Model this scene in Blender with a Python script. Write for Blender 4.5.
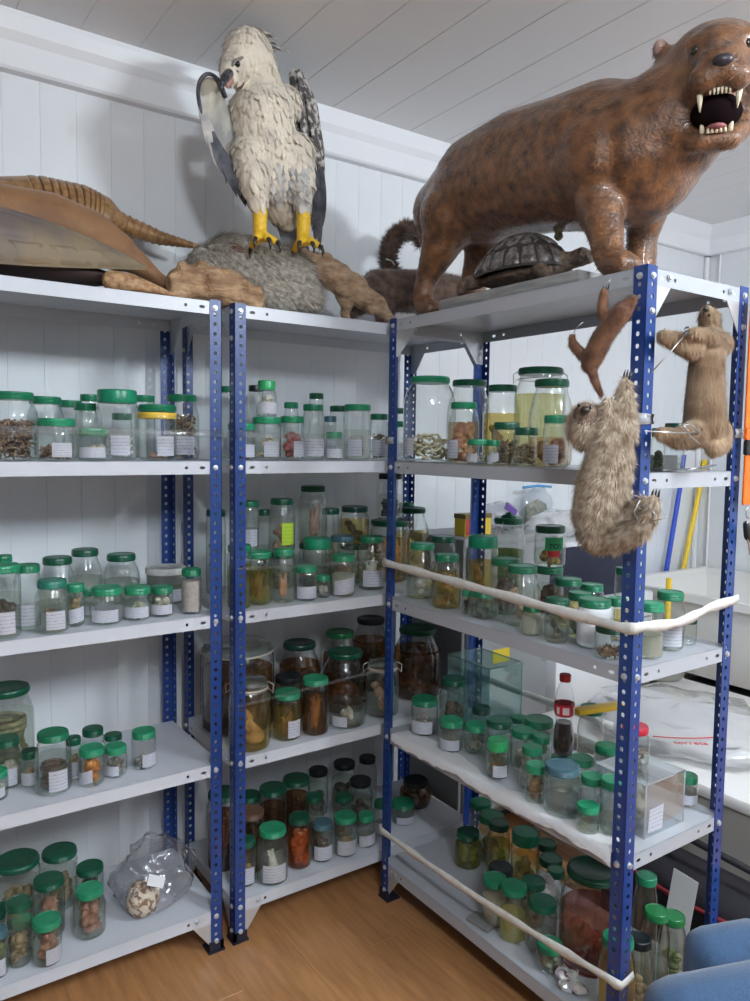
import bpy, bmesh, math, random
from mathutils import Vector, Matrix, noise as mnoise
PI = math.pi
for o in list(bpy.data.objects): bpy.data.objects.remove(o, do_unlink=True)
SC = bpy.context.scene
COL = SC.collection

# ------------------------------------------------------------------ camera
yaw, pitch, roll = 0.6077, 0.0744, 0.0138
fw = Vector((math.sin(yaw)*math.cos(pitch), math.cos(yaw)*math.cos(pitch), -math.sin(pitch)))
rt = Vector((math.cos(yaw), -math.sin(yaw), 0)); up = rt.cross(fw)
rt2 = rt*math.cos(roll)+up*math.sin(roll); up2 = up*math.cos(roll)-rt*math.sin(roll)
cd = bpy.data.cameras.new('camera'); cam = bpy.data.objects.new('camera', cd); COL.objects.link(cam)
cam.matrix_world = Matrix(((rt2.x, up2.x, -fw.x, -0.8217), (rt2.y, up2.y, -fw.y, -1.9006), (rt2.z, up2.z, -fw.z, 1.419), (0, 0, 0, 1)))
cd.sensor_fit = 'HORIZONTAL'; cd.sensor_width = 36.0; cd.lens = 759.06/750*36.0; cd.clip_start = 0.05
SC.camera = cam

# ------------------------------------------------------------------ world and exposure
w = bpy.data.worlds.new('world'); SC.world = w; w.use_nodes = True
w.node_tree.nodes['Background'].inputs[0].default_value = (.8, .9, 1, 1)
w.node_tree.nodes['Background'].inputs[1].default_value = 0.3
vs = SC.view_settings
vs.view_transform = 'Standard'; vs.look = 'None'; vs.gamma = 1.0; vs.use_curve_mapping = False
vs.exposure = 0.0
try:
    SC.cycles.transparent_max_bounces = 48
    SC.cycles.max_bounces = 10; SC.cycles.diffuse_bounces = 5; SC.cycles.glossy_bounces = 4
except Exception: pass

# room numbers (metres); front of the two wall racks is y = 0, the panelled wall y = WALL
WALL, HC, XR, XL, YF = 0.45, 2.562, 2.906, -2.4, -4.0
R0, DC, Y0, LC = 0.516, 0.376, -0.041, 0.888
RE, YE = R0+DC, Y0-LC
SH = [1.785, 1.367, 0.952, 0.538, 0.1205]
def area(name, loc, size, sizey, power, col=(1, .97, .93), rot=(0, 0, 0)):
    l = bpy.data.lights.new(name, 'AREA'); l.shape = 'RECTANGLE'; l.size = size; l.size_y = sizey; l.energy = power; l.color = col
    o = bpy.data.objects.new(name, l); COL.objects.link(o); o.location = loc; o.rotation_euler = rot
    return o
LAMPS = [((-0.75, -2.9), 1.2, 0.05, 108, PI/2), ((1.1, -2.7), 1.2, 0.05, 138, PI/2)]
def tube_light(xy, ln, power):
    for q in (-.375, -.125, .125, .375):
        l = bpy.data.lights.new('ceiling_lamp_light', 'POINT'); l.energy = power/4; l.shadow_soft_size = .05; l.color = (.86, .94, 1.0)
        o = bpy.data.objects.new('ceiling_lamp_light', l); COL.objects.link(o); o.location = (xy[0], xy[1]+q*ln, HC-.16)
for k, (xy, sx, sy, pw, rz) in enumerate(LAMPS): tube_light(xy, sx, pw)

# ------------------------------------------------------------------ materials
MATS = {}
def mat(name, col, rough=.5, metal=0, col2=None, scale=20, lo=.35, hi=.65, bump=0, bscale=None, spec=.5, detail=4, coat=0, sheen=0, stretch=None, kind='noise', trans=0):
    if name in MATS: return MATS[name]
    m = bpy.data.materials.new(name); m.use_nodes = True; nt = m.node_tree; b = nt.nodes['Principled BSDF']
    b.inputs['Base Color'].default_value = (*col, 1); b.inputs['Roughness'].default_value = rough; b.inputs['Metallic'].default_value = metal
    b.inputs['Specular IOR Level'].default_value = spec; b.inputs['Coat Weight'].default_value = coat
    b.inputs['Sheen Weight'].default_value = sheen
    tc = nt.nodes.new('ShaderNodeTexCoord'); mp = nt.nodes.new('ShaderNodeMapping')
    nt.links.new(tc.outputs['Object'], mp.inputs[0])
    if stretch: mp.inputs['Scale'].default_value = stretch
    if col2:
        if kind == 'voronoi':
            n = nt.nodes.new('ShaderNodeTexVoronoi'); n.inputs['Scale'].default_value = scale; out = n.outputs['Distance']
        else:
            n = nt.nodes.new('ShaderNodeTexNoise'); n.inputs['Scale'].default_value = scale; n.inputs['Detail'].default_value = detail; out = n.outputs['Fac']
        nt.links.new(mp.outputs[0], n.inputs['Vector'])
        r = nt.nodes.new('ShaderNodeValToRGB'); r.color_ramp.elements[0].position = lo; r.color_ramp.elements[1].position = hi
        r.color_ramp.elements[0].color = (*col, 1); r.color_ramp.elements[1].color = (*col2, 1)
        nt.links.new(out, r.inputs[0]); nt.links.new(r.outputs[0], b.inputs['Base Color'])
    if bump:
        n2 = nt.nodes.new('ShaderNodeTexNoise'); n2.inputs['Scale'].default_value = bscale or scale; n2.inputs['Detail'].default_value = 5
        nt.links.new(mp.outputs[0], n2.inputs['Vector'])
        bp = nt.nodes.new('ShaderNodeBump'); bp.inputs['Strength'].default_value = bump; bp.inputs['Distance'].default_value = .01
        nt.links.new(n2.outputs['Fac'], bp.inputs['Height']); nt.links.new(bp.outputs[0], b.inputs['Normal'])
    MATS[name] = m; return m
def clear(name, tint, rough=.03, diff=0.0, dcol=(.9, .9, .9), ior=1.45, gloss=1.0, edge=None):
    """thin clear wall: tinted see-through, Fresnel reflection, optional milky share"""
    if name in MATS: return MATS[name]
    m = bpy.data.materials.new(name); m.use_nodes = True; nt = m.node_tree; nt.nodes.remove(nt.nodes['Principled BSDF'])
    out = nt.nodes['Material Output']
    t = nt.nodes.new('ShaderNodeBsdfTransparent'); t.inputs[0].default_value = (*tint, 1)
    last = t.outputs[0]
    if edge:   # a slanting path through a curved wall is longer and absorbs more
        lw_ = nt.nodes.new('ShaderNodeLayerWeight'); lw_.inputs[0].default_value = .5
        pw_ = nt.nodes.new('ShaderNodeMath'); pw_.operation = 'POWER'; pw_.inputs[1].default_value = 2.6; nt.links.new(lw_.outputs['Facing'], pw_.inputs[0])
        mc = nt.nodes.new('ShaderNodeMix'); mc.data_type = 'RGBA'; mc.inputs['A'].default_value = (*tint, 1); mc.inputs['B'].default_value = (*edge, 1)
        nt.links.new(pw_.outputs[0], mc.inputs['Factor']); nt.links.new(mc.outputs['Result'], t.inputs[0])
    if diff:
        d = nt.nodes.new('ShaderNodeBsdfDiffuse'); d.inputs[0].default_value = (*dcol, 1)
        tl = nt.nodes.new('ShaderNodeBsdfTranslucent'); tl.inputs[0].default_value = (*dcol, 1)
        md = nt.nodes.new('ShaderNodeMixShader'); md.inputs[0].default_value = .5
        nt.links.new(d.outputs[0], md.inputs[1]); nt.links.new(tl.outputs[0], md.inputs[2])
        mx = nt.nodes.new('ShaderNodeMixShader'); mx.inputs[0].default_value = diff
        nt.links.new(last, mx.inputs[1]); nt.links.new(md.outputs[0], mx.inputs[2]); last = mx.outputs[0]
    if gloss:
        g = nt.nodes.new('ShaderNodeBsdfGlossy'); g.inputs['Roughness'].default_value = rough; g.inputs[0].default_value = (gloss, gloss, gloss, 1)
        f = nt.nodes.new('ShaderNodeFresnel'); f.inputs['IOR'].default_value = ior
        mx = nt.nodes.new('ShaderNodeMixShader')
        ge = nt.nodes.new('ShaderNodeNewGeometry'); mi = nt.nodes.new('ShaderNodeMapRange'); mi.inputs['To Min'].default_value = ior; mi.inputs['To Max'].default_value = 1/ior
        nt.links.new(ge.outputs['Backfacing'], mi.inputs['Value']); nt.links.new(mi.outputs['Result'], f.inputs['IOR'])
        dbl = nt.nodes.new('ShaderNodeMath'); dbl.operation = 'MULTIPLY'; dbl.use_clamp = True; dbl.inputs[1].default_value = 1.7; nt.links.new(f.outputs[0], dbl.inputs[0])   # outer and inner face of the wall
        nt.links.new(dbl.outputs[0], mx.inputs[0]); nt.links.new(last, mx.inputs[1]); nt.links.new(g.outputs[0], mx.inputs[2]); last = mx.outputs[0]
    nt.links.new(last, out.inputs[0]); MATS[name] = m; return m
def emis(name, col, s):
    m = bpy.data.materials.new(name); m.use_nodes = True; b = m.node_tree.nodes['Principled BSDF']
    b.inputs['Emission Color'].default_value = (*col, 1); b.inputs['Emission Strength'].default_value = s; return m

# ------------------------------------------------------------------ mesh tools
class MB:
    def __init__(s): s.v = []; s.f = []
    def add(s, vs, fs):
        o = len(s.v); s.v += [tuple(v) for v in vs]; s.f += [tuple(i+o for i in f) for f in fs]; return s
    def box(s, x0, x1, y0, y1, z0, z1):
        v = [(x, y, z) for z in (z0, z1) for y in (y0, y1) for x in (x0, x1)]
        return s.add(v, [(0, 2, 3, 1), (4, 5, 7, 6), (0, 1, 5, 4), (2, 6, 7, 3), (0, 4, 6, 2), (1, 3, 7, 5)])
    def obox(s, c, hx, hy, hz, rot):
        m = rot.to_matrix() if hasattr(rot, 'to_matrix') else rot
        v = [Vector(c)+m@Vector((x*hx, y*hy, z*hz)) for z in (-1, 1) for y in (-1, 1) for x in (-1, 1)]
        return s.add(v, [(0, 2, 3, 1), (4, 5, 7, 6), (0, 1, 5, 4), (2, 6, 7, 3), (0, 4, 6, 2), (1, 3, 7, 5)])
    def lathe(s, cx, cy, z0, prof, seg=24, sq=0, rot=0):
        n = len(prof); vs = []
        for r, z in prof:
            for k in range(seg):
                a = 2*PI*k/seg+rot
                q = r
                if sq: q = r*(1-sq+sq*min(1.32, 1/max(abs(math.cos(a)), abs(math.sin(a)))))
                vs.append((cx+q*math.cos(a), cy+q*math.sin(a), z0+z))
        fs = []
        for i in range(n-1):
            for k in range(seg):
                k2 = (k+1) % seg
                fs.append((i*seg+k, i*seg+k2, (i+1)*seg+k2, (i+1)*seg+k))
        if prof[0][0] > 1e-5: fs.append(tuple(range(seg-1, -1, -1)))
        if prof[-1][0] > 1e-5: fs.append(tuple((n-1)*seg+k for k in range(seg)))
        return s.add(vs, fs)
    def tube(s, pts, rad, seg=8, flat=None, cap=True):
        pts = [Vector(p) for p in pts]; n = len(pts)
        if not hasattr(rad, '__len__'): rad = [rad]*n
        vs = []; prev = None
        for i, p in enumerate(pts):
            d = (pts[min(i+1, n-1)]-pts[max(i-1, 0)])
            d = d.normalized() if d.length > 1e-9 else Vector((0, 0, 1))
            if prev is None:
                a = Vector((0, 0, 1)) if abs(d.z) < .9 else Vector((1, 0, 0))
                u = d.cross(a).normalized()
            else:
                u = prev-d*prev.dot(d); u = u.normalized() if u.length > 1e-6 else d.orthogonal().normalized()
            prev = u; q = d.cross(u)
            for k in range(seg):
                a = 2*PI*k/seg
                o = u*math.cos(a)*rad[i]+q*math.sin(a)*rad[i]
                if flat is not None:
                    fn = Vector(flat[0]); o = o-fn*o.dot(fn)*(1-flat[1])
                vs.append(p+o)
        fs = [(i*seg+k, i*seg+(k+1) % seg, (i+1)*seg+(k+1) % seg, (i+1)*seg+k) for i in range(n-1) for k in range(seg)]
        if cap: fs += [tuple(range(seg-1, -1, -1)), tuple((n-1)*seg+k for k in range(seg))]
        return s.add(vs, fs)
    def ball(s, c, r, seg=12, rings=8, rot=None, jit=0, seed=0):
        if not hasattr(r, '__len__'): r = (r, r, r)
        c = Vector(c); vs = []
        rot = rot or Matrix.Identity(3)
        rr = random.Random(seed)
        for i in range(1, rings):
            t = PI*i/rings
            for k in range(seg):
                a = 2*PI*k/seg; q = 1+jit*(rr.random()-.5)
                vs.append(c+rot@Vector((r[0]*math.sin(t)*math.cos(a)*q, r[1]*math.sin(t)*math.sin(a)*q, r[2]*math.cos(t)*q)))
        top = len(vs); vs.append(c+rot@Vector((0, 0, r[2]))); vs.append(c+rot@Vector((0, 0, -r[2])))
        fs = [(i*seg+k, (i+1)*seg+k, (i+1)*seg+(k+1) % seg, i*seg+(k+1) % seg) for i in range(rings-2) for k in range(seg)]
        fs += [(top, k, (k+1) % seg) for k in range(seg)]
        fs += [(top+1, (rings-2)*seg+(k+1) % seg, (rings-2)*seg+k) for k in range(seg)]
        return s.add(vs, fs)
    def cap(s, p0, r0, p1, r1, seg=12):
        """tapered limb with round ends (for remeshed bodies)"""
        s.ball(p0, r0, seg, 8); s.ball(p1, r1, seg, 8)
        return s.tube([p0, p1], [r0, r1], seg)
    def chain(s, pr, seg=12):
        for (p0, r0), (p1, r1) in zip(pr, pr[1:]): s.cap(p0, r0, p1, r1, seg)
        return s
    def leaf(s, base, tip, w, nrm, n=5, curl=0):
        b, t, nrm = Vector(base), Vector(tip), Vector(nrm).normalized(); d = t-b; side = d.cross(nrm).normalized(); vs = []
        for i in range(n+1):
            u = i/n; hw = w*(math.sin(PI*min(1, .12+u*.88))**.6 if u < .999 else .05)
            c = b+d*u+nrm*(curl*math.sin(PI*u)*d.length)
            vs += [c-side*hw, c+nrm*hw*.25, c+side*hw]
        fs = []
        for i in range(n):
            o = i*3; fs += [(o, o+1, o+4, o+3), (o+1, o+2, o+5, o+4)]
        return s.add(vs, fs)
    def remesh(s, voxel, smooth=6, disp=0, dscale=20):
        me = bpy.data.meshes.new('tmp'); me.from_pydata(s.v, [], s.f); ob = bpy.data.objects.new('tmp', me); COL.objects.link(ob)
        m = ob.modifiers.new('r', 'REMESH'); m.mode = 'VOXEL'; m.voxel_size = voxel
        m2 = ob.modifiers.new('s', 'SMOOTH'); m2.factor = .5; m2.iterations = smooth
        dg = bpy.context.evaluated_depsgraph_get(); e = ob.evaluated_get(dg); me2 = e.to_mesh()
        r = MB(); r.v = [tuple(v.co) for v in me2.vertices]; r.f = [tuple(p.vertices) for p in me2.polygons]
        if disp:
            me2.calc_loop_triangles()
            r.v = [tuple(Vector(v.co)+Vector(v.normal)*disp*mnoise.noise(Vector(v.co)*dscale)) for v in me2.vertices]
        e.to_mesh_clear(); bpy.data.objects.remove(ob); bpy.data.meshes.remove(me)
        return r
    def mesh(s, name, smooth=True, off=(0, 0, 0)):
        me = bpy.data.meshes.new(name); ox, oy, oz = off
        me.from_pydata([(a-ox, b-oy, c-oz) for a, b, c in s.v], [], s.f); me.validate()
        if smooth:
            me.polygons.foreach_set('use_smooth', [True]*len(me.polygons))
        me.update(); return me
    def build(s, name, m, root=None, smooth=True, sharp=None):
        loc = world_loc(root) if root is not None else (0, 0, 0)
        me = s.mesh(name, smooth, loc); me.materials.append(m)
        if smooth and sharp is not None:
            try: me.set_sharp_from_angle(angle=sharp)
            except Exception: pass
        o = bpy.data.objects.new(name, me); COL.objects.link(o)
        if root is not None: o.parent = root
        return o
def world_loc(o):
    l = Vector(o.location); p = o.parent
    while p is not None: l = l+Vector(p.location); p = p.parent
    return tuple(l)
def tag(o, label, cat, group=None):
    o['label'] = label; o['category'] = cat
    if group: o['group'] = group
    return o
def thing(name, label, cat, loc, group=None):
    o = bpy.data.objects.new(name, None); o.empty_display_size = .05; COL.objects.link(o); o.location = loc
    return tag(o, label, cat, group)
def solo(mb, name, m, label, cat, group=None, smooth=True, sharp=None):
    """a thing that is one mesh, origin at its base"""
    xs = [v[0] for v in mb.v]; ys = [v[1] for v in mb.v]; zs = [v[2] for v in mb.v]
    loc = ((min(xs)+max(xs))/2, (min(ys)+max(ys))/2, min(zs))
    me = mb.mesh(name, smooth, loc); me.materials.append(m)
    if smooth and sharp is not None: me.set_sharp_from_angle(angle=sharp)
    o = bpy.data.objects.new(name, me); COL.objects.link(o); o.location = loc
    return tag(o, label, cat, group)
def struct(o): o['kind'] = 'structure'; return o
def bevel(mb, w, seg=2):
    bm = bmesh.new(); vs = [bm.verts.new(v) for v in mb.v]; bm.verts.ensure_lookup_table()
    for f in mb.f:
        try: bm.faces.new([vs[i] for i in f])
        except ValueError: pass
    bmesh.ops.bevel(bm, geom=list(bm.edges), offset=w, segments=seg, affect='EDGES', profile=.5)
    bm.verts.index_update(); r = MB(); r.v = [tuple(v.co) for v in bm.verts]; r.f = [tuple(v.index for v in f.verts) for f in bm.faces]
    bm.free(); return r
def smooth_pts(pts, n=6):
    """Catmull-Rom through points"""
    p = [Vector(q) for q in pts]; p = [p[0]*2-p[1]]+p+[p[-1]*2-p[-2]]; out = []
    for i in range(1, len(p)-2):
        for k in range(n):
            t = k/n; out.append(.5*((2*p[i])+(p[i+1]-p[i-1])*t+(2*p[i-1]-5*p[i]+4*p[i+1]-p[i+2])*t*t+(3*p[i]-p[i-1]-3*p[i+1]+p[i+2])*t**3))
    out.append(p[-2]); return out
def fur(root, body, n, length, width, flow, m, seed=1, lift=.35, name='fur', jit=.35, zmin=-9):
    """short blades of hair standing on a body mesh"""
    rnd = random.Random(seed); V = [Vector(v) for v in body.v]; tris = []; acc = []; tot = 0
    for f in body.f:
        for k in range(1, len(f)-1):
            a, b, c = V[f[0]], V[f[k]], V[f[k+1]]; cr = (b-a).cross(c-a); ar = cr.length
            if ar < 1e-12: continue
            tot += ar; tris.append((a, b, c, cr/ar)); acc.append(tot)
    import bisect
    vs = []; fs = []
    for i in range(n):
        a, b, c, nn = tris[min(len(tris)-1, bisect.bisect(acc, rnd.random()*tot))]
        u, v = rnd.random(), rnd.random()
        if u+v > 1: u, v = 1-u, 1-v
        p = a+(b-a)*u+(c-a)*v
        fl = Vector(flow(p)) if callable(flow) else Vector(flow)
        fl = fl-nn*fl.dot(nn)
        if fl.length < 1e-4: fl = nn.orthogonal()
        d = (fl.normalized()*(1-lift)+nn*lift+Vector((rnd.gauss(0, 1), rnd.gauss(0, 1), rnd.gauss(0, 1)))*jit*.4).normalized()
        s = d.cross(nn); s = s.normalized()*width*.5 if s.length > 1e-6 else nn.orthogonal()*width*.5
        L = length*(.6+.7*rnd.random()); o = len(vs)
        p = p-nn*.001
        vs += [p-s, p+s, p+d*L]; fs.append((o, o+1, o+2))
    q = MB(); q.v = [(v.x, v.y, max(v.z, zmin)) for v in vs]; q.f = fs
    o = q.build(name, m, root, smooth=False); o['kind'] = 'stuff'; return o

# ================================================================== the room
M_wall = mat('white_panel_paint', (.78, .80, .83), .38, col2=(.72, .75, .78), scale=3, spec=.4)
M_ceil = mat('ceiling_panel_paint', (.80, .81, .82), .45, spec=.4)
M_trim = mat('white_trim', (.82, .83, .86), .3, spec=.5)
M_base = mat('panel_joint', (.76, .78, .80), .5)
def planks_mat():
    m = mat('laminate_floor', (.34, .155, .060), .38, col2=(.50, .25, .105), scale=6, lo=.3, hi=.7, bump=.05, bscale=40, stretch=(9, .9, 1), detail=7, spec=.45)
    return m
M_floor = planks_mat()
fl = struct(MB().box(XL, XR, YF, WALL, -.06, -.004).build('floor', mat('floor_joint', (.26, .12, .05), .7), None, False))
rnd = random.Random(4)
pw, pl = .19, 1.25
base_me = {}
def plank_mesh(L, k):
    key = (round(L, 3), k)
    if key not in base_me:
        me = bevel(MB().box(.0002, pw-.0002, .0002, L-.0002, -.004, 0), .0007, 1).mesh('plank', False, (-k*.37, -k*.71, 0)); me.materials.append(M_floor); base_me[key] = me
    return base_me[key]
x = -1.35; i = 0
while x < 2.9:
    y = -2.6-(i*.43 % pl)
    while y < WALL:
        L = min(pl, WALL-.002-y)
        if L > .03:
            k = (i*3+int((y+9)*2)) % 5
            o = bpy.data.objects.new('plank', plank_mesh(L, k)); COL.objects.link(o); o.parent = fl; o.location = (x-k*.37, y-k*.71, 0)
        y += pl
    x += pw; i += 1
# panelled back wall: narrow ribs with recessed joints
wb = struct(MB().box(XL, XR+.05, WALL+.002, WALL+.07, 0, HC).build('wall_back', M_base, None, False))
rib = .0975
me = bevel(MB().box(.0002, rib-.0002, -.003, 0, 0, HC-.02), .0006, 1).mesh('panel', False); me.materials.append(M_wall)
n0 = int((XL+1.2)/rib)-1
xx = -.056-rib*20
while xx < XR-rib:
    o = bpy.data.objects.new('panel', me); COL.objects.link(o); o.parent = wb; o.location = (xx, WALL+.003, .0)
    xx += rib
wr = struct(MB().box(XR+.006, XR+.07, YF, WALL, 0, HC).build('wall_right', M_base, None, False))
me = bevel(MB().box(0, .006, .001, .298, 0, HC-.02), .0015, 1).mesh('panel', False); me.materials.append(M_wall)
for k in range(9):
    o = bpy.data.objects.new('panel', me); COL.objects.link(o); o.parent = wr; o.location = (XR, WALL-.08-.3*(k+1), 0)
M_far = mat('bounce_cutting_wall', (.13, .135, .145), .6)  # dark colour chosen to cut bounce light off these unseen walls
struct(MB().box(XL-.06, XL, YF, WALL, 0, HC).build('wall_left', M_far, None, False))
struct(MB().box(XL, XR, YF-.06, YF, 0, HC).build('wall_front', M_far, None, False))
# ceiling of long grooved panels running away from the camera
ce = struct(MB().box(XL, XR+.05, YF, WALL+.05, HC+.002, HC+.06).build('ceiling', mat('ceiling_joint', (.74, .75, .76), .6), None, False))
cwid = .165
me = bevel(MB().box(.0008, cwid-.0008, YF, WALL, 0, .003), .0012, 1).mesh('ceiling_panel', False); me.materials.append(M_ceil)
xx = .245-cwid*16
while xx < XR-.01:
    o = bpy.data.objects.new('ceiling_panel', me); COL.objects.link(o); o.parent = ce; o.location = (xx, 0, HC); xx += cwid
# boxed cornice at the top of the walls
def cornice(name, a, b, inward):
    a, b, inw = Vector(a), Vector(b), Vector(inward); prof = [(0, 0), (0, -.147), (.03, -.147), (.036, -.140), (.036, -.075), (.050, -.052), (.056, -.014), (.056, 0)]
    vs = [p+inw*d+Vector((0, 0, z)) for p in (a, b) for d, z in prof]; n = len(prof)
    fs = [(i, (i+1) % n, n+(i+1) % n, n+i) for i in range(n)]+[tuple(range(n)), tuple(range(2*n-1, n-1, -1))]
    return struct(MB().add(vs, fs).build(name, M_trim, None, False))
cornice('trim_1', (XL, WALL, HC), (XR, WALL, HC), (0, -1, 0))
cornice('trim_2', (XR, WALL, HC), (XR, YF, HC), (-1, 0, 0))
struct(bevel(MB().box(XR-.022, XR, WALL-.022, WALL, 0, HC-.147), .004, 1).build('trim_3', M_trim, None, False))
struct(bevel(MB().box(XR-.012, XR, WALL-.085, WALL-.078, 0, HC-.147), .002, 1).build('trim_4', M_trim, None, False))
# ceiling lamps (out of frame), each with its light at the top of this file
M_tube = emis('lamp_diffuser', (.97, .98, 1), 3.0)
for k, (xy, sx, sy, pw_, rz) in enumerate(LAMPS):
    t = thing('ceiling_lamp', ['long white ceiling lamp behind the camera', 'long white ceiling lamp over the right side of the room'][k], 'lamp', (xy[0], xy[1], HC-.08))
    cx, cy = xy
    bevel(MB().box(cx-.03, cx+.03, cy-sx/2-.03, cy+sx/2+.03, HC-.035, HC), .006, 1).build('housing', M_trim, t, False)
    MB().tube([(cx, cy-sx/2, HC-.06), (cx, cy+sx/2, HC-.06)], .014, 12).build('tube', M_tube, t)
    for q in (-1, 1): bevel(MB().box(cx-.016, cx+.016, cy+q*(sx/2+.012)-.012, cy+q*(sx/2+.012)+.012, HC-.078, HC-.034), .003, 1).build('end_cap', M_trim, t, False)

# ================================================================== slotted-angle racks
M_blue = mat('blue_enamel', (.010, .045, .21), .36, spec=.5, coat=.2)
M_shelf = mat('grey_shelf_enamel', (.60, .63, .69), .34, spec=.5)
M_zinc = mat('zinc_plate', (.62, .64, .66), .35, .6)
M_boot = mat('black_plastic_foot', (.012, .014, .03), .5)
FW_, TH = .033, .0018
def holed(mb, org, u, v, n, cells, wid, th, holes):
    """sheet strip: org + u*s + v*t, thickness along n; holes = {cell index: (ct, hs, ht)}; cells = s borders"""
    org, u, v, n = Vector(org), Vector(u), Vector(v), Vector(n)
    def P(s, t, k): return org+u*s+v*t+n*(th*k)
    for ci in range(len(cells)-1):
        s0, s1 = cells[ci], cells[ci+1]
        if ci not in holes:
            q = [P(s0, 0, 0), P(s1, 0, 0), P(s1, wid, 0), P(s0, wid, 0), P(s0, 0, 1), P(s1, 0, 1), P(s1, wid, 1), P(s0, wid, 1)]
            mb.add(q, [(3, 2, 1, 0), (4, 5, 6, 7), (0, 1, 5, 4), (2, 3, 7, 6)]); continue
        ct, hs, ht = holes[ci]; cs = (s0+s1)/2
        outer = [(s0, 0), (cs, 0), (s1, 0), (s1, ct), (s1, wid), (cs, wid), (s0, wid), (s0, ct)]
        inner = [(cs+hs*a, ct+ht*b) for a, b in [(-.75, -.75), (0, -1), (.75, -.75), (1, 0), (.75, .75), (0, 1), (-.75, .75), (-1, 0)]]
        vs = [P(s, t, k) for k in (0, 1) for s, t in outer+inner]
        fs = []
        for i in range(8):
            j = (i+1) % 8
            fs += [(8+i, 8+j, j, i), (16+i, 16+j, 24+j, 24+i), (8+j, 8+i, 24+i, 24+j)]
        for i in (0, 1, 4, 5):
            j = (i+1) % 8; fs.append((i, j, 16+j, 16+i))
        mb.add(vs, fs)
def post_mesh(sx, sy, ztop):
    mb = MB(); cells = [0]; z = .0
    n = int((ztop-.01)/.025)
    zs = [0, .012]+[.012+.025*(k+1) for k in range(n)]
    zs = [z for z in zs if z < ztop-.004]+[ztop]
    hol = {k: (FW_*.56, .0052, .0048) for k in range(1, len(zs)-2)}
    holed(mb, (0, 0, 0), (0, 0, 1), (sx, 0, 0), (0, sy, 0), zs, FW_, TH, hol)
    holed(mb, (0, 0, 0), (0, 0, 1), (0, sy, 0), (sx, 0, 0), zs, FW_, TH, hol)
    me = mb.mesh('post', False); me.materials.append(M_blue); return me
ZT = 1.787
POSTS = {(sx, sy): post_mesh(sx, sy, ZT) for sx in (1, -1) for sy in (1, -1)}
def foot_mesh(sx, sy):
    mb = MB()
    a = sorted((-sx*.006, sx*.042)); b = sorted((-sy*.006, sy*.042))
    c1 = sorted((-sx*.003, sx*.038)); c2 = sorted((-sy*.003, sy*.006)); c3 = sorted((-sx*.003, sx*.006)); c4 = sorted((-sy*.003, sy*.038))
    mb.box(a[0], a[1], b[0], b[1], 0, .006); mb.box(c1[0], c1[1], c2[0], c2[1], .006, .03); mb.box(c3[0], c3[1], c4[0], c4[1], .006, .03)
    me = mb.mesh('foot', False); me.materials.append(M_boot); return me
FEET = {k: foot_mesh(*k) for k in POSTS}
def bolt_mesh(axis):
    mb = MB(); mb.lathe(0, 0, 0, [(.0075, 0), (.0075, .0015), (.0055, .0016), (.0055, .005), (.003, .0055), (.0, .0056)], 8)
    rot = {'x': Matrix.Rotation(PI/2, 3, 'Y'), '-x': Matrix.Rotation(-PI/2, 3, 'Y'), 'y': Matrix.Rotation(-PI/2, 3, 'X'), '-y': Matrix.Rotation(PI/2, 3, 'X')}[axis]
    mb.v = [tuple(rot@Vector(v)) for v in mb.v]
    me = mb.mesh('bolt', False); me.materials.append(M_zinc); return me
BOLT = {a: bolt_mesh(a) for a in ('x', '-x', 'y', '-y')}
LIP = .034
M_shelf2 = mat('mid_grey_shelf_enamel', (.42, .44, .48), .36, spec=.5)
def shelf_mesh(L, Wd, m=None):
    """tray L along x, Wd along y, origin at the corner, top at z = 0; folded lips with slots near their ends"""
    mb = MB(); e = .0022
    mb.box(e, L-e, e, Wd-e, -.0012, 0)
    def lip(org, u, n, ln):
        c = [0, .042, .060, .086, .104, ln-.104, ln-.086, ln-.060, ln-.042, ln]
        holed(mb, org, u, (0, 0, -1), n, c, LIP, .0012, {1: (.017, .008, .0042), 3: (.017, .0042, .0042), 5: (.017, .0042, .0042), 7: (.017, .008, .0042)})
    lip((e, e, 0), (1, 0, 0), (0, 1, 0), L-2*e); lip((e, Wd-e, 0), (1, 0, 0), (0, -1, 0), L-2*e)
    lip((e, e, 0), (0, 1, 0), (1, 0, 0), Wd-2*e); lip((L-e, e, 0), (0, 1, 0), (-1, 0, 0), Wd-2*e)
    me = mb.mesh('shelf', False); me.materials.append(m or M_shelf); return me
def gusset_mesh(ux, uy, nx, ny):
    """triangular corner plate in the plane of direction (ux,uy); n = inward normal"""
    pr = [(.002, 0), (.088, 0), (.092, -.006), (.086, -.030), (.036, -.098), (.030, -.104), (.002, -.104)]
    vs = [(ux*s+nx*k, uy*s+ny*k, z) for k in (.0025, .0042) for s, z in pr]; n = len(pr)
    mb = MB().add(vs, [tuple(range(n)), tuple(range(2*n-1, n-1, -1))]+[(i, (i+1) % n, n+(i+1) % n, n+i) for i in range(n)])
    me = mb.mesh('corner_plate', False); me.materials.append(M_zinc); return me
GUS = {}
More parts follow.
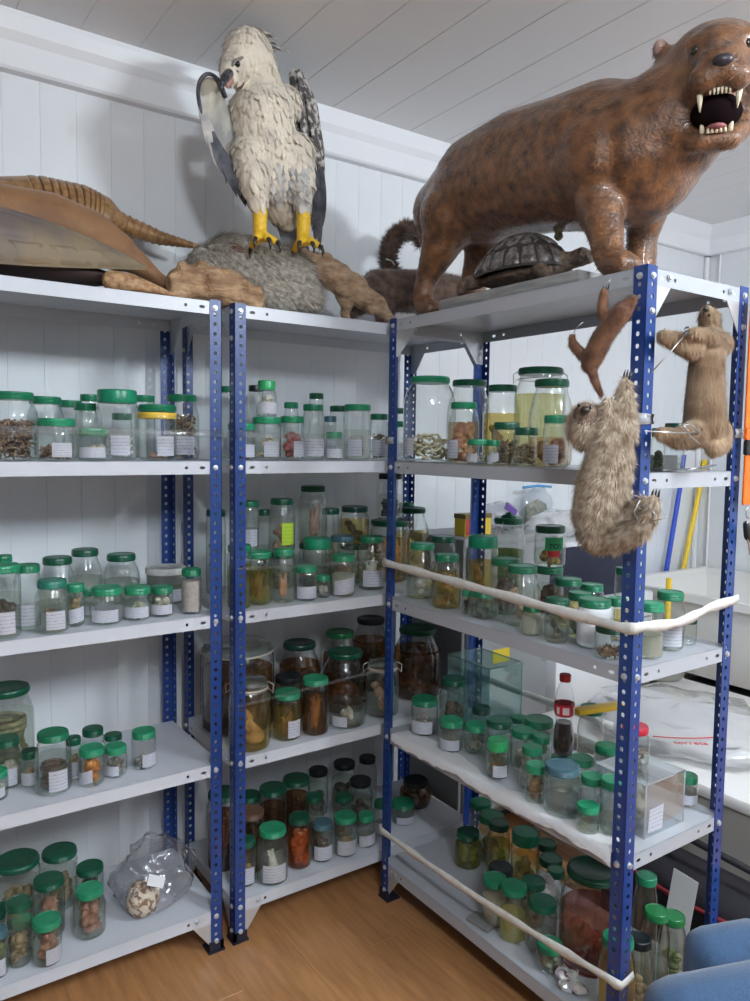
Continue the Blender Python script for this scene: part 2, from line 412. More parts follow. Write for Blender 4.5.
def rack(label, x0, x1, y0, y1, sm_=None):
    t = thing('shelving_rack', label, 'shelf rack', ((x0+x1)/2, (y0+y1)/2, 0), 'blue and grey steel shelving racks')
    ox, oy = (x0+x1)/2, (y0+y1)/2
    def put(name, me, x, y, z):
        o = bpy.data.objects.new(name, me); COL.objects.link(o); o.parent = t; o.location = (x-ox, y-oy, z); return o
    sm = shelf_mesh(x1-x0, y1-y0, sm_)
    for z in SH: put('shelf', sm, x0, y0, z)
    for sx, px in ((1, x0), (-1, x1)):
        for sy, py in ((1, y0), (-1, y1)):
            p = put('post', POSTS[(sx, sy)], px, py, .002)
            put('foot', FEET[(sx, sy)], px, py, .0005)
            for z in SH:
                put('bolt', BOLT['-y' if sy > 0 else 'y'], px+sx*.018, py, z-.017)
                put('bolt', BOLT['-x' if sx > 0 else 'x'], px, py+sy*.018, z-.017)
            for z in (SH[0], SH[-1]):
                for d in ((sx, 0, 0, sy), (0, sy, sx, 0)):
                    if z > 1 and (d[0] != 0) == ((x1-x0) > (y1-y0)): continue   # top shelf: plates on the short sides only
                    if d not in GUS: GUS[d] = gusset_mesh(*d)
                    zz = z if z > 1 else z-.001
                    put('corner_plate', GUS[d], px, py, zz)
                    bx = (px+sx*.018, py) if d[0] else (px, py+sy*.018)
                    put('bolt', BOLT['-y' if sy > 0 else 'y'] if d[0] else BOLT['-x' if sx > 0 else 'x'], bx[0], bx[1], zz-.088)
                    bx = (px+sx*.074, py) if d[0] else (px, py+sy*.074)
                    put('bolt', BOLT['-y' if sy > 0 else 'y'] if d[0] else BOLT['-x' if sx > 0 else 'x'], bx[0], bx[1], zz-.014)
    return t
rack('steel rack at the left wall, under the armadillo and turtle shell', -.888, 0, 0, .384)
rack('steel rack in the middle against the wall, under the eagle', .0366, .9245, 0, .384)
rack('steel rack standing out from the wall, under the big spotted cat', R0, RE, YE, Y0, M_shelf2)

# ================================================================== specimen jars
M_glass = clear('jar_glass', (.95, .97, .96), .025, ior=1.5, edge=(.42, .48, .45), diff=.012, dcol=(.8, .82, .8))
M_cglass = clear('thick_clear_glass', (.86, .92, .90), .03, ior=1.55, diff=.04)
def lidmat(n, c, r=.32): return mat(n, c, r, col2=tuple(q*.8 for q in c), scale=60, spec=.5)
LID = {'g': lidmat('green_lid', (.012, .20, .095)), 'l': lidmat('light_green_lid', (.02, .28, .135)), 'd': lidmat('dark_green_lid', (.006, .095, .05)),
       'g2': lidmat('bright_green_lid', (.012, .17, .05)), 'k': lidmat('black_lid', (.008, .012, .016)), 'k2': lidmat('blackish_green_lid', (.006, .045, .035)),
       't': lidmat('slate_blue_lid', (.06, .14, .18)), 't2': lidmat('teal_lid', (.02, .20, .145)), 'w': lidmat('white_plastic_lid', (.62, .62, .60)),
       'T': lidmat('green_lid_tall', (.008, .25, .13)), 'L': lidmat('light_green_lid_tall', (.03, .38, .13)), 'br': lidmat('brown_plastic_lid', (.13, .07, .045))}
LIDWORD = {'g': 'green', 'l': 'light green', 'd': 'dark green', 'g2': 'bright green', 'k': 'black', 'k2': 'blackish green', 't': 'slate blue', 't2': 'teal', 'w': 'white', 'T': 'tall green', 'L': 'tall light green', 'br': 'brown', 'c': 'glass', 'n': ''}
LIQ = {None: ('fluid_clear', (.93, .95, .92), .05, (.7, .72, .66)), 'ygreen': ('fluid_yellow_green', (.82, .80, .40), .12, (.55, .50, .16)),
       'yellow': ('fluid_yellow', (.92, .82, .50), .12, (.72, .55, .22)), 'pyellow': ('fluid_pale_yellow', (.95, .92, .66), .30, (.85, .78, .42)),
       'brown': ('fluid_brown', (.62, .40, .22), .14, (.26, .13, .06)), 'orange': ('fluid_orange', (.85, .45, .16), .18, (.62, .22, .04)),
       'pinkish': ('fluid_pinkish', (.92, .80, .66), .14, (.66, .44, .30)), 'greyish': ('fluid_grey', (.80, .83, .82), .10, (.5, .52, .5)),
       'green': ('fluid_green', (.45, .55, .28), .35, (.16, .22, .07)), 'redd': ('fluid_red', (.75, .48, .42), .2, (.42, .15, .11))}
for k, (n, t, d, c) in list(LIQ.items()): LIQ[k] = clear(n, t, diff=d, dcol=c, gloss=0)
def smat(n, c, c2, sc=60, r=.5): return mat(n, c, r, col2=c2, scale=sc, lo=.3, hi=.7, bump=.3, bscale=sc*2)
CONT = {  # shape, material, words
 'bits': ('bits', smat('dry_brown_bits', (.10, .045, .03), (.50, .34, .22), 120), 'dry brown fragments'),
 'litter': ('bits', smat('leaf_litter', (.16, .09, .05), (.40, .30, .17), 100), 'brown dried matter'),
 'bits_grey': ('bits', smat('grey_fragments', (.13, .12, .10), (.45, .45, .42), 100), 'grey fragments'),
 'bones': ('shards', smat('bleached_bone', (.55, .50, .42), (.85, .83, .78), 50), 'white bones'),
 'pale': ('blobs', smat('pale_tissue', (.42, .38, .30), (.66, .61, .52), 40), 'pale specimens'),
 'pink': ('blobs', smat('pale_pink_tissue', (.45, .24, .17), (.66, .42, .32), 40), 'pinkish specimens'),
 'pink_lumps': ('blobs', smat('reddish_tissue', (.20, .075, .045), (.48, .24, .17), 45), 'reddish brown lumps'),
 'red': ('blobs', smat('red_tissue', (.26, .04, .04), (.50, .18, .15), 45), 'dark red tissue'),
 'orange': ('blobs', smat('orange_tissue', (.45, .12, .02), (.72, .30, .07), 35), 'orange specimens'),
 'tan': ('blobs', smat('tan_tissue', (.22, .14, .07), (.48, .35, .20), 45), 'tan specimens'),
 'dark': ('blobs', smat('dark_tissue', (.025, .018, .016), (.11, .075, .06), 45), 'dark specimens'),
 'green': ('blobs', smat('green_matter', (.05, .08, .03), (.20, .26, .09), 45), 'greenish specimens'),
 'green_grey': ('blobs', smat('green_grey_tissue', (.12, .13, .09), (.32, .33, .25), 45), 'grey green specimens'),
 'purple': ('blobs', smat('purple_tissue', (.10, .035, .04), (.22, .10, .10), 45), 'purplish tissue'),
 'brown_lumps': ('blobs', smat('brown_tissue', (.09, .04, .02), (.30, .16, .07), 40), 'brown lumps'),
 'cloudy': ('fill', clear('cloudy_fluid', (.82, .84, .80), diff=.16, dcol=(.55, .56, .52), gloss=0), 'cloudy fluid'),
 'milky': ('fill', clear('milky_fluid', (.8, .8, .72), diff=.55, dcol=(.78, .76, .66), gloss=0), 'milky fluid'),
 'powder': ('fill', mat('pink_grey_powder', (.42, .35, .33), .8, col2=(.50, .44, .41), scale=90), 'pinkish grey powder'),
 'noodle': ('noodle', smat('cream_strands', (.60, .50, .30), (.85, .78, .58), 60), 'cream coloured coiled strands'),
 'fish_brown': ('fish', smat('brown_fish_skin', (.16, .085, .035), (.46, .30, .15), 30), 'brown fish-like specimen'),
 'fish_orange': ('fish', smat('orange_fish_skin', (.42, .18, .09), (.72, .42, .26), 30), 'orange pink fish-like specimens'),
 'fish_pink': ('fish', smat('pink_fish_skin', (.34, .16, .12), (.58, .36, .28), 30), 'pinkish long specimens'),
 'fish_white': ('fish', smat('white_fish_skin', (.62, .55, .45), (.85, .80, .72), 30), 'whitish fish-like specimen'),
 'fish_yellow': ('fish', smat('yellow_fish_skin', (.48, .30, .10), (.78, .60, .34), 30), 'yellowish specimen'),
 'coil_dark': ('coil', smat('dark_coil', (.03, .025, .025), (.16, .13, .12), 50), 'dark coiled snake'),
 'snake_green': ('coil', smat('olive_coil', (.14, .13, .06), (.34, .31, .17), 50), 'olive coiled snake'),
 'limb_pink': ('limb', smat('pink_limb', (.42, .25, .18), (.70, .50, .39), 30), 'curled pinkish specimen'),
 'limb_brown': ('limb', smat('brown_limb', (.18, .09, .04), (.46, .28, .14), 30), 'curled brown specimen'),
 'limb_red': ('limb', smat('red_limb', (.20, .06, .05), (.42, .16, .12), 30), 'large reddish specimen'),
 'shells': ('shells', smat('white_shell', (.62, .58, .52), (.82, .79, .74), 40), 'white shells'),
 'shells_brown': ('shells', smat('brown_shell', (.14, .06, .025), (.58, .40, .20), 60), 'brown shells'),
 'shells_yellow': ('shells', smat('amber_shell', (.30, .10, .01), (.78, .52, .12), 60), 'amber shells'),
 'frog': ('limb', smat('frog_skin', (.08, .085, .06), (.30, .29, .22), 40), 'grey frog'),
 'dark_shape': ('limb', smat('black_skin', (.012, .012, .012), (.07, .06, .04), 40), 'black animal in yellow fluid'),
 'white_bottle': ('bottle', mat('white_plastic', (.75, .77, .80), .4), ''),
 'clear': (None, None, '')}
def paper_mat(name, col, line):
    m = bpy.data.materials.new(name); m.use_nodes = True; nt = m.node_tree; b = nt.nodes['Principled BSDF']; b.inputs['Roughness'].default_value = .7
    uv = nt.nodes.new('ShaderNodeTexCoord'); sp = nt.nodes.new('ShaderNodeSeparateXYZ'); nt.links.new(uv.outputs['UV'], sp.inputs[0])
    mu = nt.nodes.new('ShaderNodeMath'); mu.operation = 'MULTIPLY'; mu.inputs[1].default_value = 6.0; nt.links.new(sp.outputs['Y'], mu.inputs[0])
    fr = nt.nodes.new('ShaderNodeMath'); fr.operation = 'FRACT'; nt.links.new(mu.outputs[0], fr.inputs[0])
    ls = nt.nodes.new('ShaderNodeMath'); ls.operation = 'LESS_THAN'; ls.inputs[1].default_value = .30; nt.links.new(fr.outputs[0], ls.inputs[0])
    mp = nt.nodes.new('ShaderNodeMapping'); mp.inputs['Scale'].default_value = (26, 6, 1); nt.links.new(uv.outputs['UV'], mp.inputs[0])
    no = nt.nodes.new('ShaderNodeTexNoise'); no.inputs['Scale'].default_value = 1.4; nt.links.new(mp.outputs[0], no.inputs['Vector'])
    gt = nt.nodes.new('ShaderNodeMath'); gt.operation = 'GREATER_THAN'; gt.inputs[1].default_value = .5; nt.links.new(no.outputs['Fac'], gt.inputs[0])
    m3 = nt.nodes.new('ShaderNodeMath'); m3.operation = 'MULTIPLY'; nt.links.new(ls.outputs[0], m3.inputs[0]); nt.links.new(gt.outputs[0], m3.inputs[1])
    mx = nt.nodes.new('ShaderNodeMix'); mx.data_type = 'RGBA'; mx.inputs['A'].default_value = (*col, 1); mx.inputs['B'].default_value = (*line, 1)
    nt.links.new(m3.outputs[0], mx.inputs['Factor']); nt.links.new(mx.outputs['Result'], b.inputs['Base Color']); return m
M_paper = paper_mat('handwritten_paper', (.50, .51, .57), (.27, .28, .34))
M_lime = paper_mat('lime_paper', (.50, .72, .05), (.32, .52, .05))
M_gpaper = mat('green_printed_label', (.05, .42, .16), .5)
M_rpaper = mat('red_print', (.55, .03, .03), .5)
M_ypaper = mat('yellow_band', (.85, .55, .05), .5)
M_black = mat('black_print', (.01, .01, .012), .6)
M_wire = mat('steel_wire', (.55, .55, .55), .3, .9)
def curved(root, name, m, cx, cy, r, a0, half, z0, z1, seg=8, tilt=0):
    """patch bent round a jar, with its own UV"""
    vs = []; uvs = []; fs = []
    for i in range(seg+1):
        u = i/seg; a = a0-half+2*half*u
        for k in (0, 1):
            z = (z0, z1)[k]+tilt*(u-.5)
            vs.append((cx+r*math.cos(a), cy+r*math.sin(a), z)); uvs.append((u, 1-k))
    for i in range(seg): fs.append((2*i, 2*i+2, 2*i+3, 2*i+1))
    mb = MB().add(vs, fs); o = mb.build(name, m, root)
    l = o.data.uv_layers.new(name='uv')
    for lo in o.data.loops: l.data[lo.index].uv = uvs[lo.vertex_index]
    return o
def inside(shape, cx, cy, z0, r, hh, rnd):
    """specimen mesh filling radius r and height hh above z0"""
    mb = MB()
    def rp(rad, za, zb):
        a = rnd.random()*2*PI; q = rad*math.sqrt(rnd.random()); return Vector((cx+q*math.cos(a), cy+q*math.sin(a), z0+za+(zb-za)*rnd.random()))
    if shape == 'bits':
        n = int(130+110*min(1, hh/.1))
        for i in range(n):
            s = r*.13; p = rp(r*.86, s*.5, hh); rot = Matrix.Rotation(rnd.random()*6, 3, Vector((rnd.gauss(0, 1), rnd.gauss(0, 1), rnd.gauss(0, 1))))
            mb.obox(p, s*(.8+rnd.random()*1.2), s*(.4+rnd.random()*.5), s*.18, rot)
    elif shape == 'shards':
        for i in range(22):
            p = rp(r*.6, .004, hh*.5); d = Vector((rnd.gauss(0, .5), rnd.gauss(0, .5), abs(rnd.gauss(.6, .5)))).normalized()*min(hh*.5, r*1.2); e = p+d
            dx, dy = e.x-cx, e.y-cy; q = math.hypot(dx, dy)
            if q > r*.85: e.x, e.y = cx+dx*r*.85/q, cy+dy*r*.85/q
            e.z = min(e.z, z0+hh); mb.tube([p, (p+e)/2, e], [r*.09, r*.055, r*.085], 6)
    elif shape == 'blobs':
        n = max(9, min(34, int(15*hh/r)))
        for i in range(n):
            s = r*(.28+.2*rnd.random()); p = rp(max(.001, r*.92-s), min(s*.7, hh*.4), max(hh-s*.7, hh*.5))
            mb.ball(p, (s, s*(.6+.5*rnd.random()), min(s*(.6+.5*rnd.random()), hh*.5)), 10, 7, Matrix.Rotation(rnd.random()*6, 3, 'Z'), .25, rnd.random())
    elif shape == 'shells':
        for i in range(9):
            s = r*(.28+.16*rnd.random()); p = rp(r*.9-s, s*.6, max(s*.7, hh-s*.5)); mb.ball(p, (s*1.1, s*.7, s*.6), 10, 7, Matrix.Rotation(rnd.random()*6, 3, Vector((rnd.gauss(0, 1), rnd.gauss(0, 1), 1))), .06, i)
    elif shape == 'noodle':
        for i in range(26):
            p = rp(r*.7, r*.06, hh*.8); pts = []; a = rnd.random()*6
            for k in range(9):
                pts.append(p.copy()); a += rnd.gauss(0, 1.0); p = p+Vector((math.cos(a)*r*.2, math.sin(a)*r*.2, rnd.gauss(0, .12)*r))
                q = math.hypot(p.x-cx, p.y-cy)
                if q > r*.86: p.x, p.y = cx+(p.x-cx)*r*.86/q, cy+(p.y-cy)*r*.86/q
                p.z = min(max(p.z, z0+r*.06), z0+hh)
            mb.tube(pts, r*.055, 5)
    elif shape == 'coil':
        pts = []; turns = max(2, hh/(r*.34)); n = int(turns*12)
        for k in range(n):
            u = k/n; a = u*turns*2*PI; q = r*(.64+.1*math.sin(u*9)); pts.append((cx+q*math.cos(a), cy+q*math.sin(a), z0+r*.2+u*(hh-r*.4)))
        mb.tube(pts, [r*.17*(.5+.5*min(1, 4*(1-k/n))) for k in range(n)], 7)
    elif shape == 'fish':
        n = 4 if hh > r else 3
        for k in range(n):
            a = rnd.random()*6; a2 = a+2.3+rnd.random(); s = r*(.34 if hh > r*1.2 else .25)
            p0 = Vector((cx+r*.48*math.cos(a), cy+r*.48*math.sin(a), z0+s)); p1 = Vector((cx+r*.48*math.cos(a2), cy+r*.48*math.sin(a2), z0+hh*(.75+.2*rnd.random())))
            pts = [p0+(p1-p0)*t+Vector((0, 0, .0)) for t in (0, .12, .3, .5, .7, .85, .95, 1)]
            mb.tube(pts, [s*q for q in (.15, .6, .95, 1, .7, .35, .2, .45)], 9)
    elif shape == 'limb':
        pts = []; n = 14
        for k in range(n):
            u = k/(n-1); a = -.6+u*4.2
            pts.append((cx+r*.42*math.cos(a), cy+r*.30*math.sin(a*.7), z0+r*.36+(hh-r*.72)*(.5-.5*math.cos(a))*.9+.1*u*(hh-r*.7)))
        mb.tube(pts, [r*.42*(1-.45*k/n)*(.9+.25*math.sin(k*1.9)) for k in range(n)], 10)
        mb.ball((cx+r*.2, cy-r*.1, z0+r*.42), (r*.50, r*.44, r*.40), 10, 7, None, .08, 3)
        mb.tube([(cx-r*.1, cy-r*.2, z0+hh*.3), (cx-r*.45, cy-r*.3, z0+hh*.45), (cx-r*.3, cy-r*.45, z0+hh*.62)], [r*.16, r*.12, r*.08], 7)
    return mb
def jar_shape(prof, r, h, lid):
    """glass profile, lid radius, z of lid, lid height"""
    lh = min(.019, .24*h)
    if lid in 'TL' and len(lid) == 1: lh = min(.034, .26*h)
    b = .003
    if lid == 'n': return [(0, b), (r*.9, b*.5), (r, .01), (r, h*.97), (r*.985, h), (r*.95, h*.99)], r, h, 0
    t = h-lh*.8
    if prof in ('str', 'low2', 'sq'): P = [(0, .004), (r*.86, .0015), (r*.97, .006), (r, .014), (r, t*.86), (r*.985, t*.91), (r*.92, t*.95), (r*.90, t), (r*.90, h-.002)]; lr = .945*r
    elif prof == 'low': P = [(0, .004), (r*.84, .0015), (r*.96, .007), (r, .016), (r, t*.72), (r*.96, t*.83), (r*.86, t*.92), (r*.83, t), (r*.83, h-.002)]; lr = .89*r
    elif prof == 'reg': P = [(0, .004), (r*.86, .0015), (r*.97, .006), (r, .014), (r, t*.68), (r*.97, t*.77), (r*.88, t*.86), (r*.79, t*.93), (r*.77, t), (r*.77, h-.002)]; lr = .83*r
    elif prof == 'shoulder': P = [(0, .004), (r*.80, .0015), (r*.93, .006), (r*.98, .016), (r, t*.35), (r, t*.56), (r*.97, t*.68), (r*.88, t*.80), (r*.76, t*.89), (r*.71, t*.94), (r*.70, t), (r*.70, h-.002)]; lr = .76*r
    elif prof == 'tall': P = [(0, .004), (r*.86, .0015), (r*.97, .008), (r, .018), (r, t*.66), (r*.985, t*.75), (r*.9, t*.87), (r*.76, t*.95), (r*.70, t*.97), (r*.70, h-.002)]; lr = .75*r
    elif prof == 'big': P = [(0, .006), (r*.8, .002), (r*.95, .012), (r, .04), (r, t*.66), (r*.96, t*.76), (r*.86, t*.86), (r*.76, t*.92), (r*.74, t), (r*.74, h-.002)]; lr = .79*r
    elif prof == 'tub': P = [(0, .003), (r*.84, .001), (r*.88, .006), (r*.96, t), (r*.96, h-.002)]; lr = r
    else: P = [(0, .004), (r*.86, .0015), (r*.97, .006), (r, .016), (r, t*.74), (r*.97, t*.82), (r*.85, t*.90), (r*.80, t*.94), (r*.80, t), (r*.80, h-.002)]; lr = .86*r
    return P, lr, h-lh, lh
SHW = {2: 'second', 3: 'third', 4: 'fourth', 5: 'bottom'}
RW = {'A': 'left rack', 'B': 'middle rack', 'C': 'right rack'}
ORD = 'first second third fourth fifth sixth seventh eighth ninth tenth eleventh twelfth thirteenth fourteenth fifteenth sixteenth seventeenth eighteenth nineteenth twentieth twenty-first twenty-second twenty-third twenty-fourth'.split()
def make_jar(i, rk, sh, order, x, y, z, r, h, prof, lid, cont, paper, fill, liq, extra, stacked):
    rnd = random.Random(i*7+1)
    shape, sm, words = CONT[cont]
    size = 'large' if r > .06 else ('small' if r < .031 and h < .1 else '')
    noun = {'bowl': 'open glass bowl', 'clip': 'glass-lidded jar', 'tub': 'plastic tub'}.get(prof, 'jar')
    if cont == 'white_bottle': noun = 'white plastic bottle'
    lw = '' if lid in ('n', 'c') else LIDWORD[lid]+('-topped' if ' ' in LIDWORD[lid] else '-lidded')
    what = (' of '+words) if words else (' of clear fluid' if fill > .1 and shape is None else (' almost empty' if shape is None else ''))
    head = ' '.join(q for q in (size, lw, noun) if q)+what
    lab = '%s, %s from left, %s shelf, %s' % (head, ORD[order], SHW[sh], RW[rk])
    if stacked: lab = lab.replace(', ', ', stacked on another, ', 1)
    wd = lab.split()
    if len(wd) > 16: lab = lab.replace('large ', '').replace('small ', '')
    if len(lab.split()) > 16: lab = lab.replace(' specimens', '').replace(' specimen', '').replace('fish-like', 'fish')
    if len(lab.split()) > 16: lab = lab.replace('stacked on another', 'stacked').replace('light green', 'green').replace('dark green', 'green')
    if len(lab.split()) > 16: lab = lab.replace(' shelf,', ',')
    t = thing('specimen_jar', lab, 'jar', (x, y, z), 'specimen jars on the %s shelf of the %s' % (SHW[sh], RW[rk]))
    if cont == 'white_bottle': t.name = 'plastic_bottle'
    P, lr, lz, lh = jar_shape(prof, r, h, lid)
    seg = 28 if r > .035 else 20
    sq = 1 if prof == 'sq' else 0
    gm = M_glass
    if prof == 'tub': gm = clear('tub_plastic', (.75, .76, .75), .2, diff=.45, dcol=(.5, .5, .49))
    if cont == 'white_bottle': gm = sm
    MB().lathe(x, y, z, P, seg, sq*.75, PI/4).build('glass_body', gm, t)
    # lid
    if lid == 'c':
        MB().lathe(x, y, z+lz-.004, [(0, 0), (lr*.98, 0), (lr*1.04, .004), (lr*1.0, .012), (lr*.8, lh*1.0), (lr*.25, lh*1.35), (0, lh*1.4)], seg).build('glass_lid', M_cglass, t)
        MB().lathe(x, y, z+lz-.010, [(lr*1.0, 0), (lr*1.03, .002), (lr*1.0, .005)], seg).build('gasket', mat('rubber_gasket', (.55, .5, .42), .6), t)
    elif lid != 'n':
        lp = [(lr*.98, 0), (lr, .002)]
        rings = 3 if lh > .013 else 2
        if lid in ('T', 'L', 'k', 'w'):
            lp += [(lr, lh*.3), (lr, lh*.86)]
        else:
            for q in range(rings):
                u0 = .12+.62*q/rings; lp += [(lr*1.0, lh*u0), (lr*1.025, lh*(u0+.08)), (lr*1.0, lh*(u0+.62/rings*.75))]
        lp += [(lr*.985, lh*.93), (lr*.93, lh), (lr*.86, lh), (lr*.83, lh-.0012), (0, lh-.0010)]
        lo = MB().lathe(x, y, z+lz, [(0, .001)]+lp, seg+4, sq*.4, PI/4).build('lid', LID[lid], t, True, .7)
        if prof == 'knob':
            MB().lathe(x, y, z+lz+lh, [(lr*.55, -.002), (lr*.5, .006), (lr*.22, .009), (lr*.2, .014), (lr*.1, .016), (0, .016)], 16).build('knob', LID[lid], lo)
    if prof in ('clip', 'clip2', 'knob'):
        mb = MB(); zc = z+lz-.012
        mb.tube([(x+(r*.88)*math.cos(a), y+(r*.88)*math.sin(a), zc) for a in [2*PI*k/24 for k in range(25)]], .0014, 5)
        for a in ((2.6, -.5) if prof != 'knob' else (3.6,)):
            ca, sa = math.cos(a), math.sin(a); q = r*.9
            mb.tube([(x+q*ca, y+q*sa, zc), (x+(q+.012)*ca, y+(q+.012)*sa, zc-.012), (x+(q+.013)*ca, y+(q+.013)*sa, zc+.012), (x+q*.95*ca, y+q*.95*sa, zc+.022)], .0018, 6)
        mb.build('wire_clasp', M_wire, t)
    # fluid and specimen
    top = lz*.93
    neck = min(p[0] for p in P[3:]) if len(P) > 4 else r
    fl = max(.012, h*fill*.86)
    if shape == 'bottle': pass
    elif shape == 'fill':
        MB().lathe(x, y, z, [(0, .006), (r*.90, .006), (r*.93, .012), (r*.93, fl*.98), (r*.91, fl), (0, fl)], seg, sq*.75, PI/4).build('fluid', sm, t, True, .7)
    elif shape:
        hh = min(fl, top*.8)
        mb = inside(shape, x, y, z+.006, r*.86, hh, rnd)
        if mb.v: mb.build('specimen', sm, t)
        if liq or shape in ('fish', 'limb', 'coil', 'shells') or (shape == 'blobs' and sh > 2):
            f2 = min(top*.82, fl*1.18+.008)
            MB().lathe(x, y, z, [(0, .0045), (r*.92, .0045), (r*.945, .012), (r*.945, f2*.99), (0, f2)], seg, sq*.75, PI/4).build('fluid', LIQ[liq], t, True, .7)
    elif fill > .1:
        f2 = top*min(.86, fill)
        MB().lathe(x, y, z, [(0, .0045), (r*.92, .0045), (r*.945, .012), (r*.945, f2*.99), (0, f2)], seg).build('fluid', LIQ[liq], t, True, .7)
    # paper
    a0 = math.atan2(-1, -.45) if rk in 'AB' else math.atan2(-.62, -1)
    if paper and cont != 'white_bottle':
        body = lz*.80; half = min(1.15, .030/r*.9+.2) if abs(paper) < .2 else min(.85, .022/r*.8+.12)
        z0 = z+body*.08+.004; z1 = z0+min(body*.52, .052)
        if extra == 'lime': curved(t, 'paper_tag', M_lime, x, y, r*1.012, a0+.45, .5, z0+.012, z1+.03)
        elif extra == 'tos':
            curved(t, 'printed_label', M_gpaper, x, y, r*1.012, a0+.50, .62, z+h*.42, z+h*.74)
            curved(t, 'red_print', M_rpaper, x, y, r*1.015, a0+.45, .4, z+h*.27, z+h*.42)
            tx = bpy.data.curves.new('letters', 'FONT'); tx.body = 'TOS'; tx.size = h*.17; tx.extrude = .0004; tx.align_x = 'CENTER'
            to = bpy.data.objects.new('letters', tx); COL.objects.link(to); dgx = bpy.context.evaluated_depsgraph_get(); dgx.update()
            lm = bpy.data.meshes.new_from_object(to.evaluated_get(dgx)); bpy.data.objects.remove(to)
            aa = a0+.52
            for v in lm.vertices:
                u = v.co.x/(r*1.02); zz = v.co.y; dep = r*1.02+v.co.z
                v.co = Vector((dep*math.cos(aa+u), dep*math.sin(aa+u), h*.47+zz))
            lm.materials.append(M_black); lo2 = bpy.data.objects.new('letters', lm); COL.objects.link(lo2); lo2.parent = t
        else: curved(t, 'paper_tag', M_paper, x, y, r*1.012, a0+paper*1.1, half, z0, z1, tilt=(.012 if i % 5 == 3 else 0))
    if rk == 'A' and sh == 2 and cont == 'pink':
        curved(t, 'yellow_band', M_ypaper, x, y, r*.985, a0, PI, z+lz-.018, z+lz-.003, 28)
    return t
